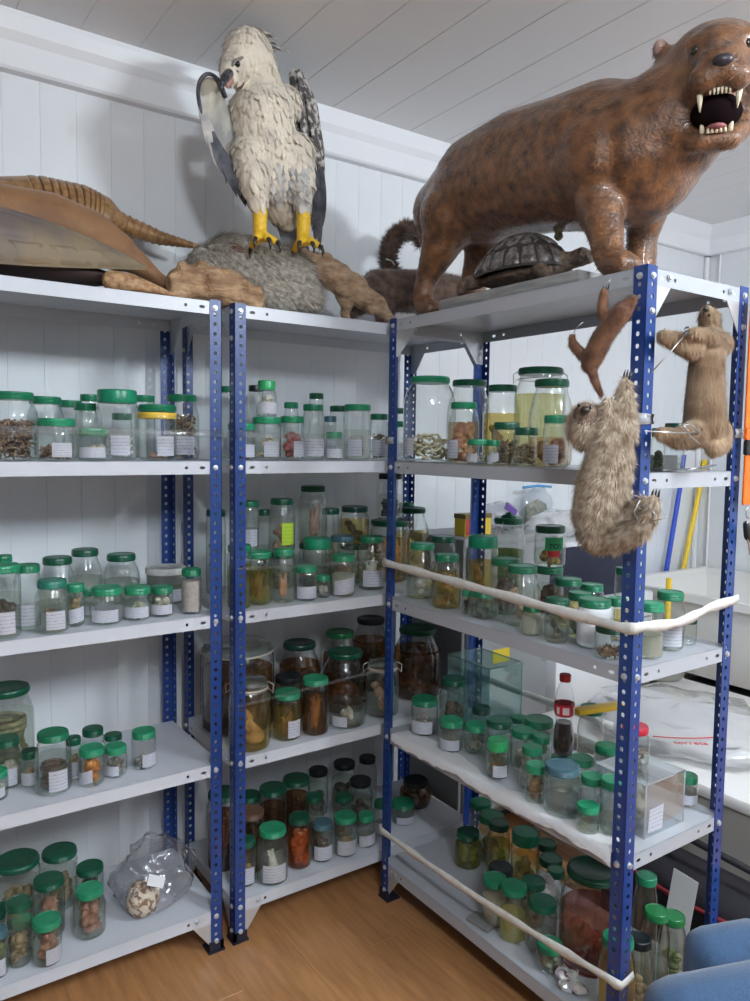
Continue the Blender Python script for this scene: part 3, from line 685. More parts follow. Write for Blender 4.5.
JARS = [
('A',2,0,-0.4882,0.1166,1.3680,0.0559,0.1637,'reg','g','bits',0,0.62,None,None,0),
('A',2,1,-0.3924,0.2302,1.3680,0.0473,0.1617,'reg','g','clear',0,0,None,None,0),
('A',2,2,-0.4052,0.0516,1.3680,0.0486,0.1017,'low','l','bits',0.45,0.3,None,None,0),
('A',2,3,-0.3098,0.3218,1.3680,0.0335,0.1593,'str','g','clear',0,0,None,None,0),
('A',2,4,-0.2914,0.2302,1.3680,0.0351,0.1486,'reg','g','clear',0,0,None,None,0),
('A',2,6,-0.3185,0.0551,1.3680,0.0372,0.0803,'str','l','pale',0.1,0.5,None,None,0),
('A',2,5,-0.2499,0.3493,1.3680,0.0314,0.1798,'reg','g','clear',0,0,None,None,0),
('A',2,7,-0.2419,0.1112,1.3680,0.0523,0.1809,'str','T','bones',0.25,0.4,None,None,0),
('A',2,8,-0.1785,0.2878,1.3680,0.0285,0.1277,'str','g','clear',0,0,None,None,0),
('A',2,10,-0.1375,0.1075,1.3680,0.0512,0.1472,'str','g','pink',0.5,0.12,None,None,0),
('A',2,9,-0.1003,0.3261,1.3680,0.0295,0.1832,'str','l','clear',0,0,None,None,0),
('A',2,11,-0.0508,0.1574,1.3680,0.0478,0.1798,'reg','g','litter',0.05,0.75,None,None,0),
('A',3,0,-0.5297,0.0417,0.9530,0.0377,0.1735,'str','l','dark',0.01,0.55,None,None,0),
('A',3,1,-0.4980,0.2494,0.9530,0.0261,0.1653,'reg','g','clear',0,0,None,None,0),
('A',3,2,-0.4676,0.1002,0.9530,0.0307,0.1598,'str','g','pale',0.1,0.3,None,None,0),
('A',3,3,-0.4228,0.0435,0.9530,0.0404,0.1271,'reg','t2','fish_brown',0.4,0.5,None,None,0),
('A',3,4,-0.3660,0.2477,0.9530,0.0487,0.1514,'shoulder','d','cloudy',0,0.5,None,None,0),
('A',3,6,-0.2824,0.2954,0.9530,0.0466,0.1615,'shoulder','d','cloudy',0,0.6,None,None,0),
('A',3,5,-0.3606,0.0766,0.9530,0.0227,0.1049,'str','l','tan',0.01,0.7,None,None,0),
('A',3,7,-0.3087,0.1535,0.9530,0.0159,0.0741,'str','l','pale',0.01,0.4,None,None,0),
('A',3,8,-0.2870,0.0661,0.9530,0.0424,0.0927,'low','l','clear',0.01,0,None,None,0),
('A',3,10,-0.2070,0.0694,0.9530,0.0356,0.0856,'str','l','pale',0.01,0.5,None,None,0),
('A',3,11,-0.1410,0.0698,0.9530,0.0294,0.0802,'str','g','pale',0.01,0.7,None,None,0),
('A',3,9,-0.1829,0.2934,0.9530,0.0519,0.1412,'shoulder','d','cloudy',0,0.55,None,None,0),
('A',3,12,-0.0711,0.2379,0.9530,0.0583,0.1030,'tub','w','cloudy',0.6,0.8,None,None,0),
('A',3,13,-0.0625,0.0614,0.9530,0.0273,0.1217,'str','g','powder',0,0.85,None,None,0),
('A',4,2,-0.4930,0.2738,0.5390,0.0668,0.2252,'reg','d','snake_green',0,0.85,None,None,0),
('A',4,1,-0.5118,0.1707,0.5390,0.0370,0.1239,'reg','d','pale',0.3,0.5,None,None,0),
('A',4,0,-0.5460,0.1031,0.5390,0.0270,0.0726,'str','l','pale',0.2,0.5,None,None,0),
('A',4,4,-0.4197,0.0780,0.5390,0.0441,0.1508,'reg','g','coil_dark',0.45,0.55,None,None,0),
('A',4,3,-0.4639,0.1350,0.5390,0.0217,0.0932,'str','d','tan',0.1,0.5,None,None,0),
('A',4,5,-0.3602,0.1256,0.5390,0.0196,0.1078,'str','d','tan',0.01,0.6,None,None,0),
('A',4,7,-0.2897,0.2101,0.5390,0.0290,0.0905,'str','d','clear',0,0,None,None,0),
('A',4,6,-0.3300,0.0656,0.5390,0.0322,0.0958,'str','l','orange',-0.4,0.8,None,None,0),
('A',4,8,-0.2345,0.2120,0.5390,0.0252,0.0609,'str','d','clear',0,0,None,None,0),
('A',4,9,-0.2645,0.0816,0.5390,0.0291,0.0797,'str','l','bits_grey',-0.3,0.5,None,None,0),
('A',4,10,-0.1864,0.0931,0.5390,0.0326,0.1012,'str','l','bits_grey',0.6,0.2,None,None,0),
('A',5,2,-0.4841,0.2327,0.1215,0.0579,0.1849,'str','d','tan',0,0.6,None,None,0),
('A',5,7,-0.3695,0.2686,0.1215,0.0477,0.1581,'str','d','tan',0,0.6,None,None,0),
('A',5,6,-0.4225,0.1489,0.1215,0.0396,0.1516,'str','d','pink_lumps',0,0.7,None,None,0),
('A',5,9,-0.3029,0.2110,0.1215,0.0377,0.1186,'str','d','dark',0,0.7,None,None,0),
('A',5,8,-0.3341,0.0922,0.1215,0.0410,0.1248,'reg','l','pink_lumps',0,0.8,None,None,0),
('A',5,3,-0.5086,0.0699,0.1215,0.0302,0.1611,'str','d','tan',0,0.5,None,None,0),
('A',5,4,-0.4906,0.1288,0.1215,0.0304,0.0773,'reg','l','cloudy',0.1,0.4,None,None,0),
('A',5,5,-0.4500,0.0386,0.1215,0.0352,0.1113,'str','l','pink_lumps',0.7,0.75,None,None,0),
('A',5,0,-0.5606,0.0500,0.1215,0.0244,0.1169,'str','t','green',0.2,0.7,None,None,0),
('A',5,1,-0.5420,0.1641,0.1215,0.0310,0.1036,'str','d','tan',0,0.6,None,None,0),
('B',2,1,0.0899,0.0712,1.3680,0.0395,0.1035,'str','l','red',0.5,0.25,None,None,0),
('B',2,0,0.1618,0.3261,1.3680,0.0314,0.2231,'str','g','clear',0.2,0.2,None,None,0),
('B',2,3,0.1729,0.0821,1.3680,0.0432,0.1236,'low2','l','noodle',0.3,0.7,None,None,0),
('B',2,4,0.1729,0.0821,1.4921,0.0301,0.1033,'reg','L','pale',0.1,0.8,None,None,1),
('B',2,2,0.2583,0.3261,1.3680,0.0290,0.2316,'reg','k','clear',0,0,None,None,0),
('B',2,6,0.2538,0.0770,1.3680,0.0368,0.1282,'str','l','red',0.6,0.7,None,None,0),
('B',2,5,0.3438,0.2494,1.3680,0.0272,0.1790,'reg','l','pink',0,0.4,None,None,0),
('B',2,7,0.3291,0.0844,1.3680,0.0361,0.1660,'reg','g','clear',0.01,0,None,None,0),
('B',2,8,0.4809,0.3261,1.3680,0.0254,0.2176,'str','d','clear',0,0,None,None,0),
('B',2,9,0.4544,0.1918,1.3680,0.0209,0.1376,'str','t','pale',0.01,0.5,None,None,0),
('B',2,10,0.3818,0.0499,1.3680,0.0256,0.0847,'str','l','orange',0.01,0.3,None,None,0),
('B',2,11,0.5125,0.2302,1.3680,0.0330,0.1739,'str','d','clear',0,0,None,None,0),
('B',2,12,0.5077,0.1151,1.3680,0.0445,0.1740,'str','l','fish_yellow',-0.3,0.5,None,None,0),
('B',2,13,0.5875,0.1074,1.3680,0.0291,0.1474,'str','g','litter',0.1,0.6,None,None,0),
('B',2,15,0.7785,0.2686,1.3680,0.0284,0.1773,'str','d','clear',0,0,None,None,0),
('B',2,14,0.6753,0.1343,1.3680,0.0299,0.1268,'str','g','noodle',0.01,0.5,None,None,0),
('B',3,4,0.1447,0.0776,0.9530,0.0415,0.1537,'str','l','fish_brown',0,0.8,'ygreen',None,0),
('B',3,8,0.2217,0.0656,0.9530,0.0353,0.1567,'reg','l','fish_orange',0,0.65,None,None,0),
('B',3,9,0.2888,0.0491,0.9530,0.0328,0.1039,'str','l','clear',0.01,0,None,None,0),
('B',3,12,0.3829,0.1458,0.9530,0.0458,0.1705,'str','T','cloudy',0,0.5,None,None,0),
('B',3,13,0.3506,0.0540,0.9530,0.0212,0.0682,'str','l','bones',0,0.6,None,None,0),
('B',3,16,0.4206,0.0512,0.9530,0.0370,0.1262,'str','l','milky',0.01,0.62,None,None,0),
('B',3,19,0.5584,0.0993,0.9530,0.0469,0.1702,'reg','g','fish_white',0.01,0.7,None,None,0),
('B',3,15,0.5020,0.1865,0.9530,0.0403,0.1664,'str','t','pink',0,0.5,None,None,0),
('B',3,10,0.4231,0.2443,0.9530,0.0463,0.1407,'str','d','cloudy',0,0.5,None,None,0),
('B',3,11,0.4231,0.2443,1.0942,0.0478,0.1862,'reg','d','fish_pink',0,0.9,None,None,1),
('B',3,6,0.3140,0.2532,0.9530,0.0419,0.1174,'str','d','tan',0,0.5,None,None,0),
('B',3,7,0.3140,0.2532,1.0709,0.0433,0.1704,'reg','d','pink',0.5,0.6,None,'lime',1),
('B',3,2,0.1926,0.2379,0.9530,0.0327,0.1351,'str','d','tan',0,0.5,None,None,0),
('B',3,3,0.1926,0.2379,1.0886,0.0310,0.1505,'str','g','cloudy',0.2,0.5,None,None,1),
('B',3,5,0.2785,0.3070,0.9530,0.0211,0.2501,'str','d','dark',0,0.5,None,None,0),
('B',3,14,0.4997,0.2585,0.9530,0.0306,0.2496,'str','d','tan',0,0.5,None,None,0),
('B',3,17,0.5819,0.2375,0.9530,0.0532,0.1309,'str','d','tan',0,0.5,None,None,0),
('B',3,18,0.5819,0.2375,1.0844,0.0500,0.1244,'low','k2','dark_shape',0,0.8,'yellow',None,1),
('B',3,20,0.6949,0.1892,0.9530,0.0688,0.2086,'str','d','pink',0,0.8,'yellow',None,0),
('B',3,21,0.6949,0.1892,1.1621,0.0427,0.1576,'str','k','coil_dark',0,0.5,None,None,1),
('B',3,1,0.0737,0.0489,0.9530,0.0341,0.1801,'str','g','fish_yellow',0,0.8,'ygreen',None,0),
('B',3,0,0.0966,0.2686,0.9530,0.0307,0.2592,'str','d','tan',0,0.7,None,None,0),
('B',3,22,0.8641,0.3195,0.9530,0.0294,0.2526,'str','g','clear',0,0,None,None,0),
('B',3,23,0.8223,0.2336,0.9530,0.0652,0.2431,'shoulder','d','pale',0,0.6,'yellow',None,0),
('B',4,0,0.1531,0.2354,0.5390,0.1135,0.2636,'str','c','brown_lumps',0,0.7,'brown',None,0),
('B',4,1,0.1126,0.0643,0.5390,0.0613,0.2001,'clip','c','limb_pink',0,0.8,'yellow',None,0),
('B',4,2,0.2356,0.0644,0.5390,0.0420,0.1416,'str','l','fish_brown',0.5,0.6,'yellow',None,0),
('B',4,3,0.3020,0.1814,0.5390,0.0439,0.1476,'str','k','dark',0,0.4,None,None,0),
('B',4,5,0.3253,0.0520,0.5390,0.0412,0.1717,'str','l','fish_yellow',0,0.8,'brown',None,0),
('B',4,8,0.4492,0.0649,0.5390,0.0619,0.0755,'bowl','n','fish_white',-0.5,0.7,None,None,0),
('B',4,7,0.5166,0.1868,0.5390,0.0764,0.1953,'shoulder','d','brown_lumps',0,0.5,'brown',None,0),
('B',4,6,0.5777,0.3138,0.5390,0.0635,0.2260,'shoulder','g2','brown_lumps',0,0.6,'brown',None,0),
('B',4,4,0.3853,0.2599,0.5390,0.0695,0.2263,'shoulder','k2','dark',0,0.7,'brown',None,0),
('B',4,9,0.7069,0.3139,0.5390,0.0647,0.2577,'shoulder','k','dark',0,0.7,'brown',None,0),
('B',4,10,0.5931,0.0774,0.5390,0.0560,0.1803,'clip','c','limb_pink',0,0.7,None,None,0),
('B',4,11,0.8028,0.1612,0.5390,0.0847,0.2430,'shoulder','d','brown_lumps',0,0.8,'brown',None,0),
('B',5,4,0.1819,0.0519,0.1215,0.0482,0.1594,'reg','l','fish_white',0.1,0.6,None,None,0),
('B',5,7,0.2860,0.0759,0.1215,0.0386,0.1563,'reg','d','orange',0,0.85,'orange',None,0),
('B',5,10,0.3621,0.0652,0.1215,0.0329,0.1208,'str','t','dark',0.1,0.6,None,None,0),
('B',5,13,0.4396,0.0525,0.1215,0.0366,0.1264,'str','l','tan',0.1,0.4,None,None,0),
('B',5,15,0.5252,0.0598,0.1215,0.0309,0.1025,'reg','l','cloudy',0.1,0.4,None,None,0),
('B',5,17,0.6029,0.0854,0.1215,0.0267,0.1141,'str','g','cloudy',0.1,0.4,None,None,0),
('B',5,1,0.1061,0.0732,0.1215,0.0295,0.1366,'str','d','tan',0.2,0.5,None,None,0),
('B',5,3,0.1536,0.1360,0.1215,0.0395,0.1843,'str','br','brown_lumps',0,0.7,'brown',None,0),
('B',5,5,0.2687,0.2187,0.1215,0.0454,0.1966,'str','d','dark',0,0.7,'brown',None,0),
('B',5,6,0.3705,0.2494,0.1215,0.0468,0.1902,'str','d','dark',0,0.7,'brown',None,0),
('B',5,8,0.3773,0.1420,0.1215,0.0323,0.1718,'reg','d','tan',0,0.6,None,None,0),
('B',5,11,0.4951,0.1535,0.1215,0.0333,0.1365,'reg','d','tan',0,0.5,None,None,0),
('B',5,14,0.5886,0.1918,0.1215,0.0447,0.1524,'reg','k','dark',0,0.5,None,None,0),
('B',5,16,0.7088,0.3261,0.1215,0.0368,0.1560,'reg','k','clear',0,0,None,None,0),
('B',5,12,0.5966,0.3070,0.1215,0.0464,0.1699,'reg','k','dark',0,0.6,None,None,0),
('B',5,9,0.5006,0.3261,0.1215,0.0352,0.1600,'str','k','dark',0,0.6,None,None,0),
('B',5,2,0.2185,0.2878,0.1215,0.0390,0.1579,'str','d','dark',0,0.6,None,None,0),
('B',5,0,0.0895,0.1978,0.1215,0.0486,0.2353,'str','d','brown_lumps',0,0.8,'brown',None,0),
('B',5,18,0.7156,0.1151,0.1215,0.0415,0.0724,'str','g','cloudy',0.1,0.4,None,None,0),
('B',5,19,0.8287,0.1918,0.1215,0.0588,0.0925,'shoulder','k','brown_lumps',0,0.8,'brown',None,0),
('C',2,0,0.6044,-0.1274,1.3680,0.0777,0.2508,'tall','l','noodle',-0.55,0.35,None,None,0),
('C',2,2,0.7506,-0.1381,1.3680,0.0678,0.2491,'shoulder','d','clear',0,0,None,None,0),
('C',2,1,0.6286,-0.2530,1.3680,0.0445,0.1727,'reg','l','pink',-0.5,0.8,'pinkish',None,0),
('C',2,3,0.5534,-0.3983,1.3680,0.0306,0.0675,'str','l','bones',-0.4,0.5,None,None,0),
('C',2,4,0.5496,-0.4620,1.3680,0.0168,0.0652,'str','l','pale',0.01,0.6,None,None,0),
('C',2,5,0.7390,-0.2935,1.3680,0.0545,0.2249,'shoulder','d','limb_brown',0,0.6,'yellow',None,0),
('C',2,8,0.7626,-0.4176,1.3680,0.0708,0.2661,'clip2','d','clear',0,0.85,'pyellow',None,0),
('C',2,9,0.6737,-0.5405,1.3680,0.0571,0.2221,'shoulder','d','tan',0,0.3,'pinkish',None,0),
('C',2,6,0.6023,-0.4538,1.3680,0.0355,0.1121,'str','d','litter',0,0.6,None,None,0),
('C',2,7,0.5722,-0.5538,1.3680,0.0300,0.0964,'str','d','litter',0,0.6,None,None,0),
('C',2,10,0.5722,-0.6517,1.3680,0.0312,0.1247,'str','l','pink_lumps',-0.3,0.6,None,None,0),
('C',2,11,0.6474,-0.8782,1.3680,0.0155,0.0942,'str','g','green',0,0.5,None,None,0),
('C',2,12,0.7414,-0.8549,1.3680,0.0231,0.1077,'str','d','clear',0,0.2,None,None,0),
('C',3,0,0.6125,-0.0944,0.9530,0.0491,0.1672,'shoulder','l','shells',0,0.35,None,None,0),
('C',3,1,0.7038,-0.0844,0.9530,0.0391,0.1823,'str','d','cloudy',0,0.4,None,None,0),
('C',3,2,0.5842,-0.2456,0.9530,0.0418,0.1546,'reg','g','shells_brown',0,0.7,'yellow',None,0),
('C',3,4,0.7038,-0.2658,0.9530,0.0458,0.2024,'str','T','limb_brown',0,0.8,'yellow',None,0),
('C',3,3,0.5761,-0.3451,0.9530,0.0152,0.0670,'str','l','dark',0,0.6,None,None,0),
('C',3,5,0.5850,-0.4002,0.9530,0.0326,0.0753,'sq','g','green_grey',0,0.75,None,None,0),
('C',3,8,0.6124,-0.5157,0.9530,0.0484,0.1577,'shoulder','g','limb_pink',0,0.75,None,None,0),
('C',3,6,0.6737,-0.3919,0.9530,0.0419,0.1553,'str','g','purple',0,0.7,None,None,0),
('C',3,7,0.8354,-0.2358,0.9530,0.0509,0.2478,'knob','g','clear',0,0.7,'green',None,0),
('C',3,10,0.7309,-0.4989,0.9530,0.0392,0.1432,'str','g','purple',0,0.85,None,None,0),
('C',3,11,0.7309,-0.4989,1.0967,0.0417,0.1099,'str','d','shells_yellow',0.35,0.35,None,'tos',1),
('C',3,9,0.5603,-0.6006,0.9530,0.0286,0.0768,'shoulder','g','milky',0,0.75,None,None,0),
('C',3,12,0.5593,-0.6828,0.9530,0.0299,0.1055,'str','d','frog',0,0.75,None,None,0),
('C',3,13,0.7216,-0.5746,0.9530,0.0359,0.1227,'str','g','tan',0,0.5,'yellow',None,0),
('C',3,14,0.6474,-0.6755,0.9530,0.0296,0.1103,'str','g','green_grey',0,0.5,None,None,0),
('C',3,15,0.7829,-0.6022,0.9530,0.0304,0.1061,'str','g','clear',0,0.3,None,None,0),
('C',3,16,0.6046,-0.7559,0.9530,0.0388,0.1131,'str','g','white_bottle',0,1,None,None,0),
('C',3,17,0.5584,-0.8379,0.9530,0.0334,0.0751,'str','d','bits',0,0.25,None,None,0),
('C',3,18,0.7038,-0.7447,0.9530,0.0244,0.1023,'str','g','cloudy',0,0.4,None,None,0),
('C',3,19,0.8467,-0.6569,0.9530,0.0264,0.1524,'str','d','clear',0,0.3,'yellow',None,0),
('C',3,21,0.7417,-0.8617,0.9530,0.0351,0.1339,'reg','g','fish_brown',0.3,0.4,None,None,0),
('C',3,20,0.6381,-0.8841,0.9530,0.0291,0.1235,'str','l','milky',0,0.5,None,None,0),
('C',3,22,0.8169,-0.8671,0.9530,0.0167,0.0657,'str','d','clear',0,0,None,None,0),
('C',4,0,0.6051,-0.1300,0.5390,0.0414,0.1087,'str','g','bits_grey',0.1,0.35,None,None,0),
('C',4,2,0.7066,-0.1476,0.5390,0.0453,0.1589,'reg','d','dark',0,0.55,None,None,0),
('C',4,1,0.5912,-0.2733,0.5390,0.0348,0.0908,'str','l','fish_brown',0.01,0.3,None,None,0),
('C',4,3,0.6382,-0.3241,0.5390,0.0317,0.0833,'str','l','green_grey',0,0.3,None,None,0),
('C',4,5,0.5769,-0.4784,0.5390,0.0294,0.1014,'str','L','brown_lumps',0.5,0.4,None,None,0),
('C',4,6,0.6469,-0.4094,0.5390,0.0374,0.1211,'str','d','green_grey',0,0.5,None,None,0),
('C',4,4,0.7038,-0.2761,0.5390,0.0283,0.1055,'str','k2','cloudy',0,0.3,None,None,0),
('C',4,8,0.6738,-0.4785,0.5390,0.0358,0.1093,'str','g','pale',0,0.5,None,None,0),
('C',4,9,0.6033,-0.5762,0.5390,0.0310,0.1109,'reg','g','pale',0,0.4,None,None,0),
('C',4,10,0.5564,-0.6343,0.5390,0.0261,0.0961,'str','l','brown_lumps',0,0.8,None,None,0),
('C',4,11,0.7507,-0.4600,0.5390,0.0422,0.1178,'str','g','green',0,0.4,None,None,0),
('C',4,7,0.8354,-0.3027,0.5390,0.0275,0.0574,'str','g','clear',0,0.3,None,None,0),
('C',4,12,0.6767,-0.5395,0.5390,0.0243,0.1124,'str','g','clear',0,0.3,None,None,0),
('C',4,13,0.5661,-0.7092,0.5390,0.0433,0.1199,'str','t','clear',0,0.5,'greyish',None,0),
('C',4,17,0.8166,-0.5880,0.5390,0.0355,0.1788,'reg','g','shells',0,0.3,None,None,0),
('C',4,18,0.5955,-0.7745,0.5390,0.0273,0.1102,'str','g','cloudy',0,0.3,None,None,0),
('C',4,16,0.5456,-0.8056,0.5390,0.0265,0.0661,'str','l','cloudy',0,0.4,None,None,0),
('C',4,14,0.6661,-0.6229,0.5390,0.0311,0.0863,'str','g','clear',0,0.2,None,None,0),
('C',4,15,0.7302,-0.6318,0.5390,0.0326,0.0718,'str','g','clear',0,0.2,None,None,0),
('C',4,20,0.5953,-0.8382,0.5390,0.0320,0.1252,'str','l','cloudy',0,0.35,'ygreen',None,0),
('C',4,19,0.7489,-0.6948,0.5390,0.0308,0.1223,'str','g','clear',0,0.2,None,None,0),
('C',4,21,0.8628,-0.8507,0.5390,0.0250,0.0753,'str','g','cloudy',0.1,0.6,None,None,0),
('C',5,1,0.8354,-0.1434,0.1215,0.0359,0.1436,'str','g','clear',0,0.3,None,None,0),
('C',5,2,0.8060,-0.2244,0.1215,0.0424,0.1418,'str','g','tan',0,0.5,None,None,0),
('C',5,4,0.7489,-0.3167,0.1215,0.0362,0.1731,'reg','d','pale',0,0.6,'ygreen',None,0),
('C',5,0,0.7213,-0.2122,0.1215,0.0421,0.1078,'reg','d','green_grey',0,0.7,'ygreen',None,0),
('C',5,7,0.7551,-0.4185,0.1215,0.0405,0.1886,'str','T','pale',0,0.6,'yellow',None,0),
('C',5,5,0.6549,-0.4222,0.1215,0.0368,0.1166,'str','k','dark',0,0.5,None,None,0),
('C',5,3,0.5893,-0.4687,0.1215,0.0341,0.1289,'str','g','milky',0,0.7,None,None,0),
('C',5,6,0.5885,-0.5396,0.1215,0.0359,0.1434,'str','g','clear',0,0.6,'pyellow',None,0),
('C',5,8,0.6737,-0.5303,0.1215,0.0327,0.1240,'str','d','tan',0,0.5,None,None,0),
('C',5,9,0.6166,-0.6154,0.1215,0.0376,0.1303,'str','d','cloudy',0,0.4,None,None,0),
('C',5,11,0.5786,-0.6773,0.1215,0.0337,0.0662,'str','g','green_grey',0,0.6,None,None,0),
('C',5,10,0.8354,-0.4286,0.1215,0.0296,0.1349,'str','d','clear',0,0.3,None,None,0),
('C',5,12,0.7878,-0.4871,0.1215,0.0345,0.1312,'str','d','clear',0,0.3,None,None,0),
('C',5,13,0.7489,-0.5411,0.1215,0.0249,0.1361,'str','g','clear',0,0.3,None,None,0),
('C',5,14,0.6858,-0.7140,0.1215,0.0786,0.2430,'big','d','limb_red',0,0.55,'redd',None,0),
('C',5,15,0.5674,-0.8832,0.1215,0.0413,0.2019,'reg','g','pale',0,0.7,'yellow',None,0),
('C',5,17,0.7414,-0.8299,0.1215,0.0295,0.2630,'reg','g','cloudy',0,0.3,None,None,0),
('C',5,18,0.7071,-0.8842,0.1215,0.0330,0.2157,'reg','g2','cloudy',0,0.5,None,None,0),
('C',5,19,0.7790,-0.8817,0.1215,0.0328,0.1769,'reg','g2','green',0,0.6,None,None,0),
('C',5,16,0.6414,-0.8875,0.1215,0.0318,0.1750,'reg','k','tan',0,0.5,None,None,0),
]
for i, a in enumerate(JARS): make_jar(i, *a)

# ================================================================== mounted animals
V3 = Vector
TOPZ = SH[0]
M_claw = mat('dark_claw', (.03, .022, .018), .3)
M_eye = mat('glass_eye', (.01, .008, .006), .06, coat=.8)
M_tooth = mat('ivory_tooth', (.78, .70, .52), .3)
# ---- the big spotted cat on the right rack
M_cat = mat('cat_coat', (.23, .098, .038), .34, col2=(.07, .033, .019), scale=38, lo=.34, hi=.70, bump=.35, bscale=150, detail=3, coat=.25, sheen=.15)
cat = thing('mounted_big_cat', 'large brown spotted wild cat with open jaws standing on the right rack', 'animal', (.70, -.45, TOPZ))
b = MB()
spine = [((0.68,-0.0989,2.1161), .105), ((0.68,-0.2636,2.1432), .150), ((0.68,-0.4069,2.1421), .160), ((0.68,-0.5393,2.1253), .160), ((0.68,-0.6702,2.1067), .168), ((0.68,-0.777,2.0888), .150)]
b.chain(spine, 16)
b.chain([((0.68,-0.7768,2.0933), .150), ((0.69,-0.8404,2.1236), .128), ((0.7,-0.8907,2.1516), .112)], 16)
b.ball((0.68,-0.7787,2.0531), (.11, .13, .13), 16, 10)
def to_floor(p, dz=0): return (p[0], p[1], TOPZ+dz)
def leg(pts, paw, fwd=(0, -1, 0)):
    b.chain(pts, 12); last = pts[-1][0]; f = V3(fwd)
    q = V3((last[0], last[1], TOPZ+.03)); b.chain([(last, pts[-1][1]), (tuple(q+V3((0, 0, .02))), pts[-1][1]*.95)], 12)
    b.ball(tuple(q+f*.025), (paw, paw*1.25, .030), 12, 8)
    s = f.cross(V3((0, 0, 1)))
    for k in (-1.5, -.5, .5, 1.5): b.ball(tuple(q+f*(.055+.006*(1.5-abs(k)))+s*(k*paw*.5)+V3((0, 0, -.006))), (paw*.32, paw*.42, .020), 10, 6)
leg([((0.62,-0.1935,2.0717), .096), ((0.6,-0.1668,1.9844), .056), ((0.59,-0.1219,1.9058), .034), ((0.58,-0.117,1.8592), .030)], .034)
leg([((0.74,-0.1704,2.1042), .090), ((0.77,-0.1674,2.0106), .058), ((0.78,-0.1144,1.9384), .040)], .042)
leg([((0.62,-0.7253,2.0731), .120), ((0.59,-0.7399,1.9704), .058), ((0.57,-0.7788,1.8839), .039), ((0.56,-0.7938,1.8448), .035)], .037)
leg([((0.76,-0.7191,2.0821), .110), ((0.79,-0.7212,1.9936), .052), ((0.8,-0.7027,1.9328), .038)], .038)
# head, in its own frame: a to image right, f forward, c up
HC_ = V3((0.7,-0.9417,2.1909)); hf = V3((-.80, -.60, .0)); ha = V3((.60, -.80, 0)); hu = V3((0, 0, 1))
tilt = Matrix.Rotation(.26, 3, ha); hf, hu = tilt@hf, tilt@hu
roll_ = Matrix.Rotation(.0, 3, hf); ha, hu = roll_@ha, roll_@hu
HM = Matrix((ha, hf, hu)).transposed()
def hp(a, f, c): return tuple(HC_+ha*a+hf*f+hu*c)
hd = MB()
hd.ball(hp(0, -.025, .030), (.104, .110, .086), 18, 12, HM)
hd.ball(hp(0, .045, .035), (.070, .075, .065), 16, 10, HM)
hd.cap(hp(0, .06, .03), .052, hp(0, .118, .005), .044, 14)
hd.ball(hp(.028, .125, -.016), (.034, .036, .030), 12, 8, HM); hd.ball(hp(-.028, .125, -.016), (.034, .036, .030), 12, 8, HM)
for s in (-1, 1):
    hd.cap(hp(s*.074, .01, .0), .050, hp(s*.066, .02, -.070), .038)
    hd.cap(hp(s*.062, .02, -.085), .030, hp(s*.030, .095, -.125), .023)
    hd.ball(hp(s*.045, .078, .062), (.024, .02, .014), 10, 7, HM)
hd.cap(hp(-.03, .095, -.125), .023, hp(.03, .095, -.125), .023)
hd.ball(hp(0, .0, -.06), (.075, .06, .085), 14, 10, HM)
for s in (-1, 1):
    hd.cap(hp(s*.096, -.045, .062), .024, hp(s*.112, -.050, .085), .017)
b.chain([((0.69,-0.8402,2.128), .126), (hp(0, -.05, .0), .108)], 16)
b.v += hd.v; off = len(b.v)-len(hd.v); b.f += [tuple(i+off for i in f) for f in hd.f]
cb = b.remesh(.0085, 7)
cb.build('body', M_cat, cat)
fur(cat, cb, 30000, .015, .0026, (0, .9, -.35), mat('cat_hair', (.25, .108, .042), .5, col2=(.055, .026, .016), scale=38, lo=.34, hi=.70, detail=3, spec=.4), 3, .12, 'coat', .15)
for s in (-1, 1):
    MB().ball(hp(s*.047, .091, .044), .0098, 12, 8).build('eye', M_eye, cat)
    MB().ball(hp(s*.112, -.038, .083), (.012, .008, .016), 10, 7, HM).build('inner_ear', mat('ear_pink', (.42, .26, .22), .4), cat)
MB().ball(hp(0, .156, .010), (.020, .012, .012), 12, 8, HM).build('nose', mat('nose_leather', (.035, .028, .035), .35), cat)
MB().ball(hp(0, .085, -.073), (.050, .052, .036), 16, 10, HM).build('mouth_shade_ball', mat('mouth_shade', (.010, .005, .006), 1.0, spec=.05), cat)  # solid ball, its near-black colour stands for the shade inside the mouth
MB().ball(hp(0, .085, -.100), (.024, .048, .010), 12, 8, HM).build('tongue', mat('tongue_pink', (.30, .10, .10), .4), cat)
def tooth(p, q, r): return MB().tube([p, tuple((V3(p)+V3(q))/2), q], [r, r*.75, r*.12], 8).build('fang', M_tooth, cat)
for s in (-1, 1):
    tooth(hp(s*.036, .128, -.034), hp(s*.034, .130, -.074), .0070)
    tooth(hp(s*.026, .104, -.116), hp(s*.028, .114, -.082), .0062)
for k in range(6): MB().tube([hp(-.018+.0072*k, .140, -.034), hp(-.018+.0072*k, .139, -.046)], [.0035, .0018], 6).build('incisor', M_tooth, cat)
for k in range(5): MB().tube([hp(-.016+.008*k, .116, -.112), hp(-.016+.008*k, .119, -.104)], [.004, .002], 6).build('incisor', M_tooth, cat)

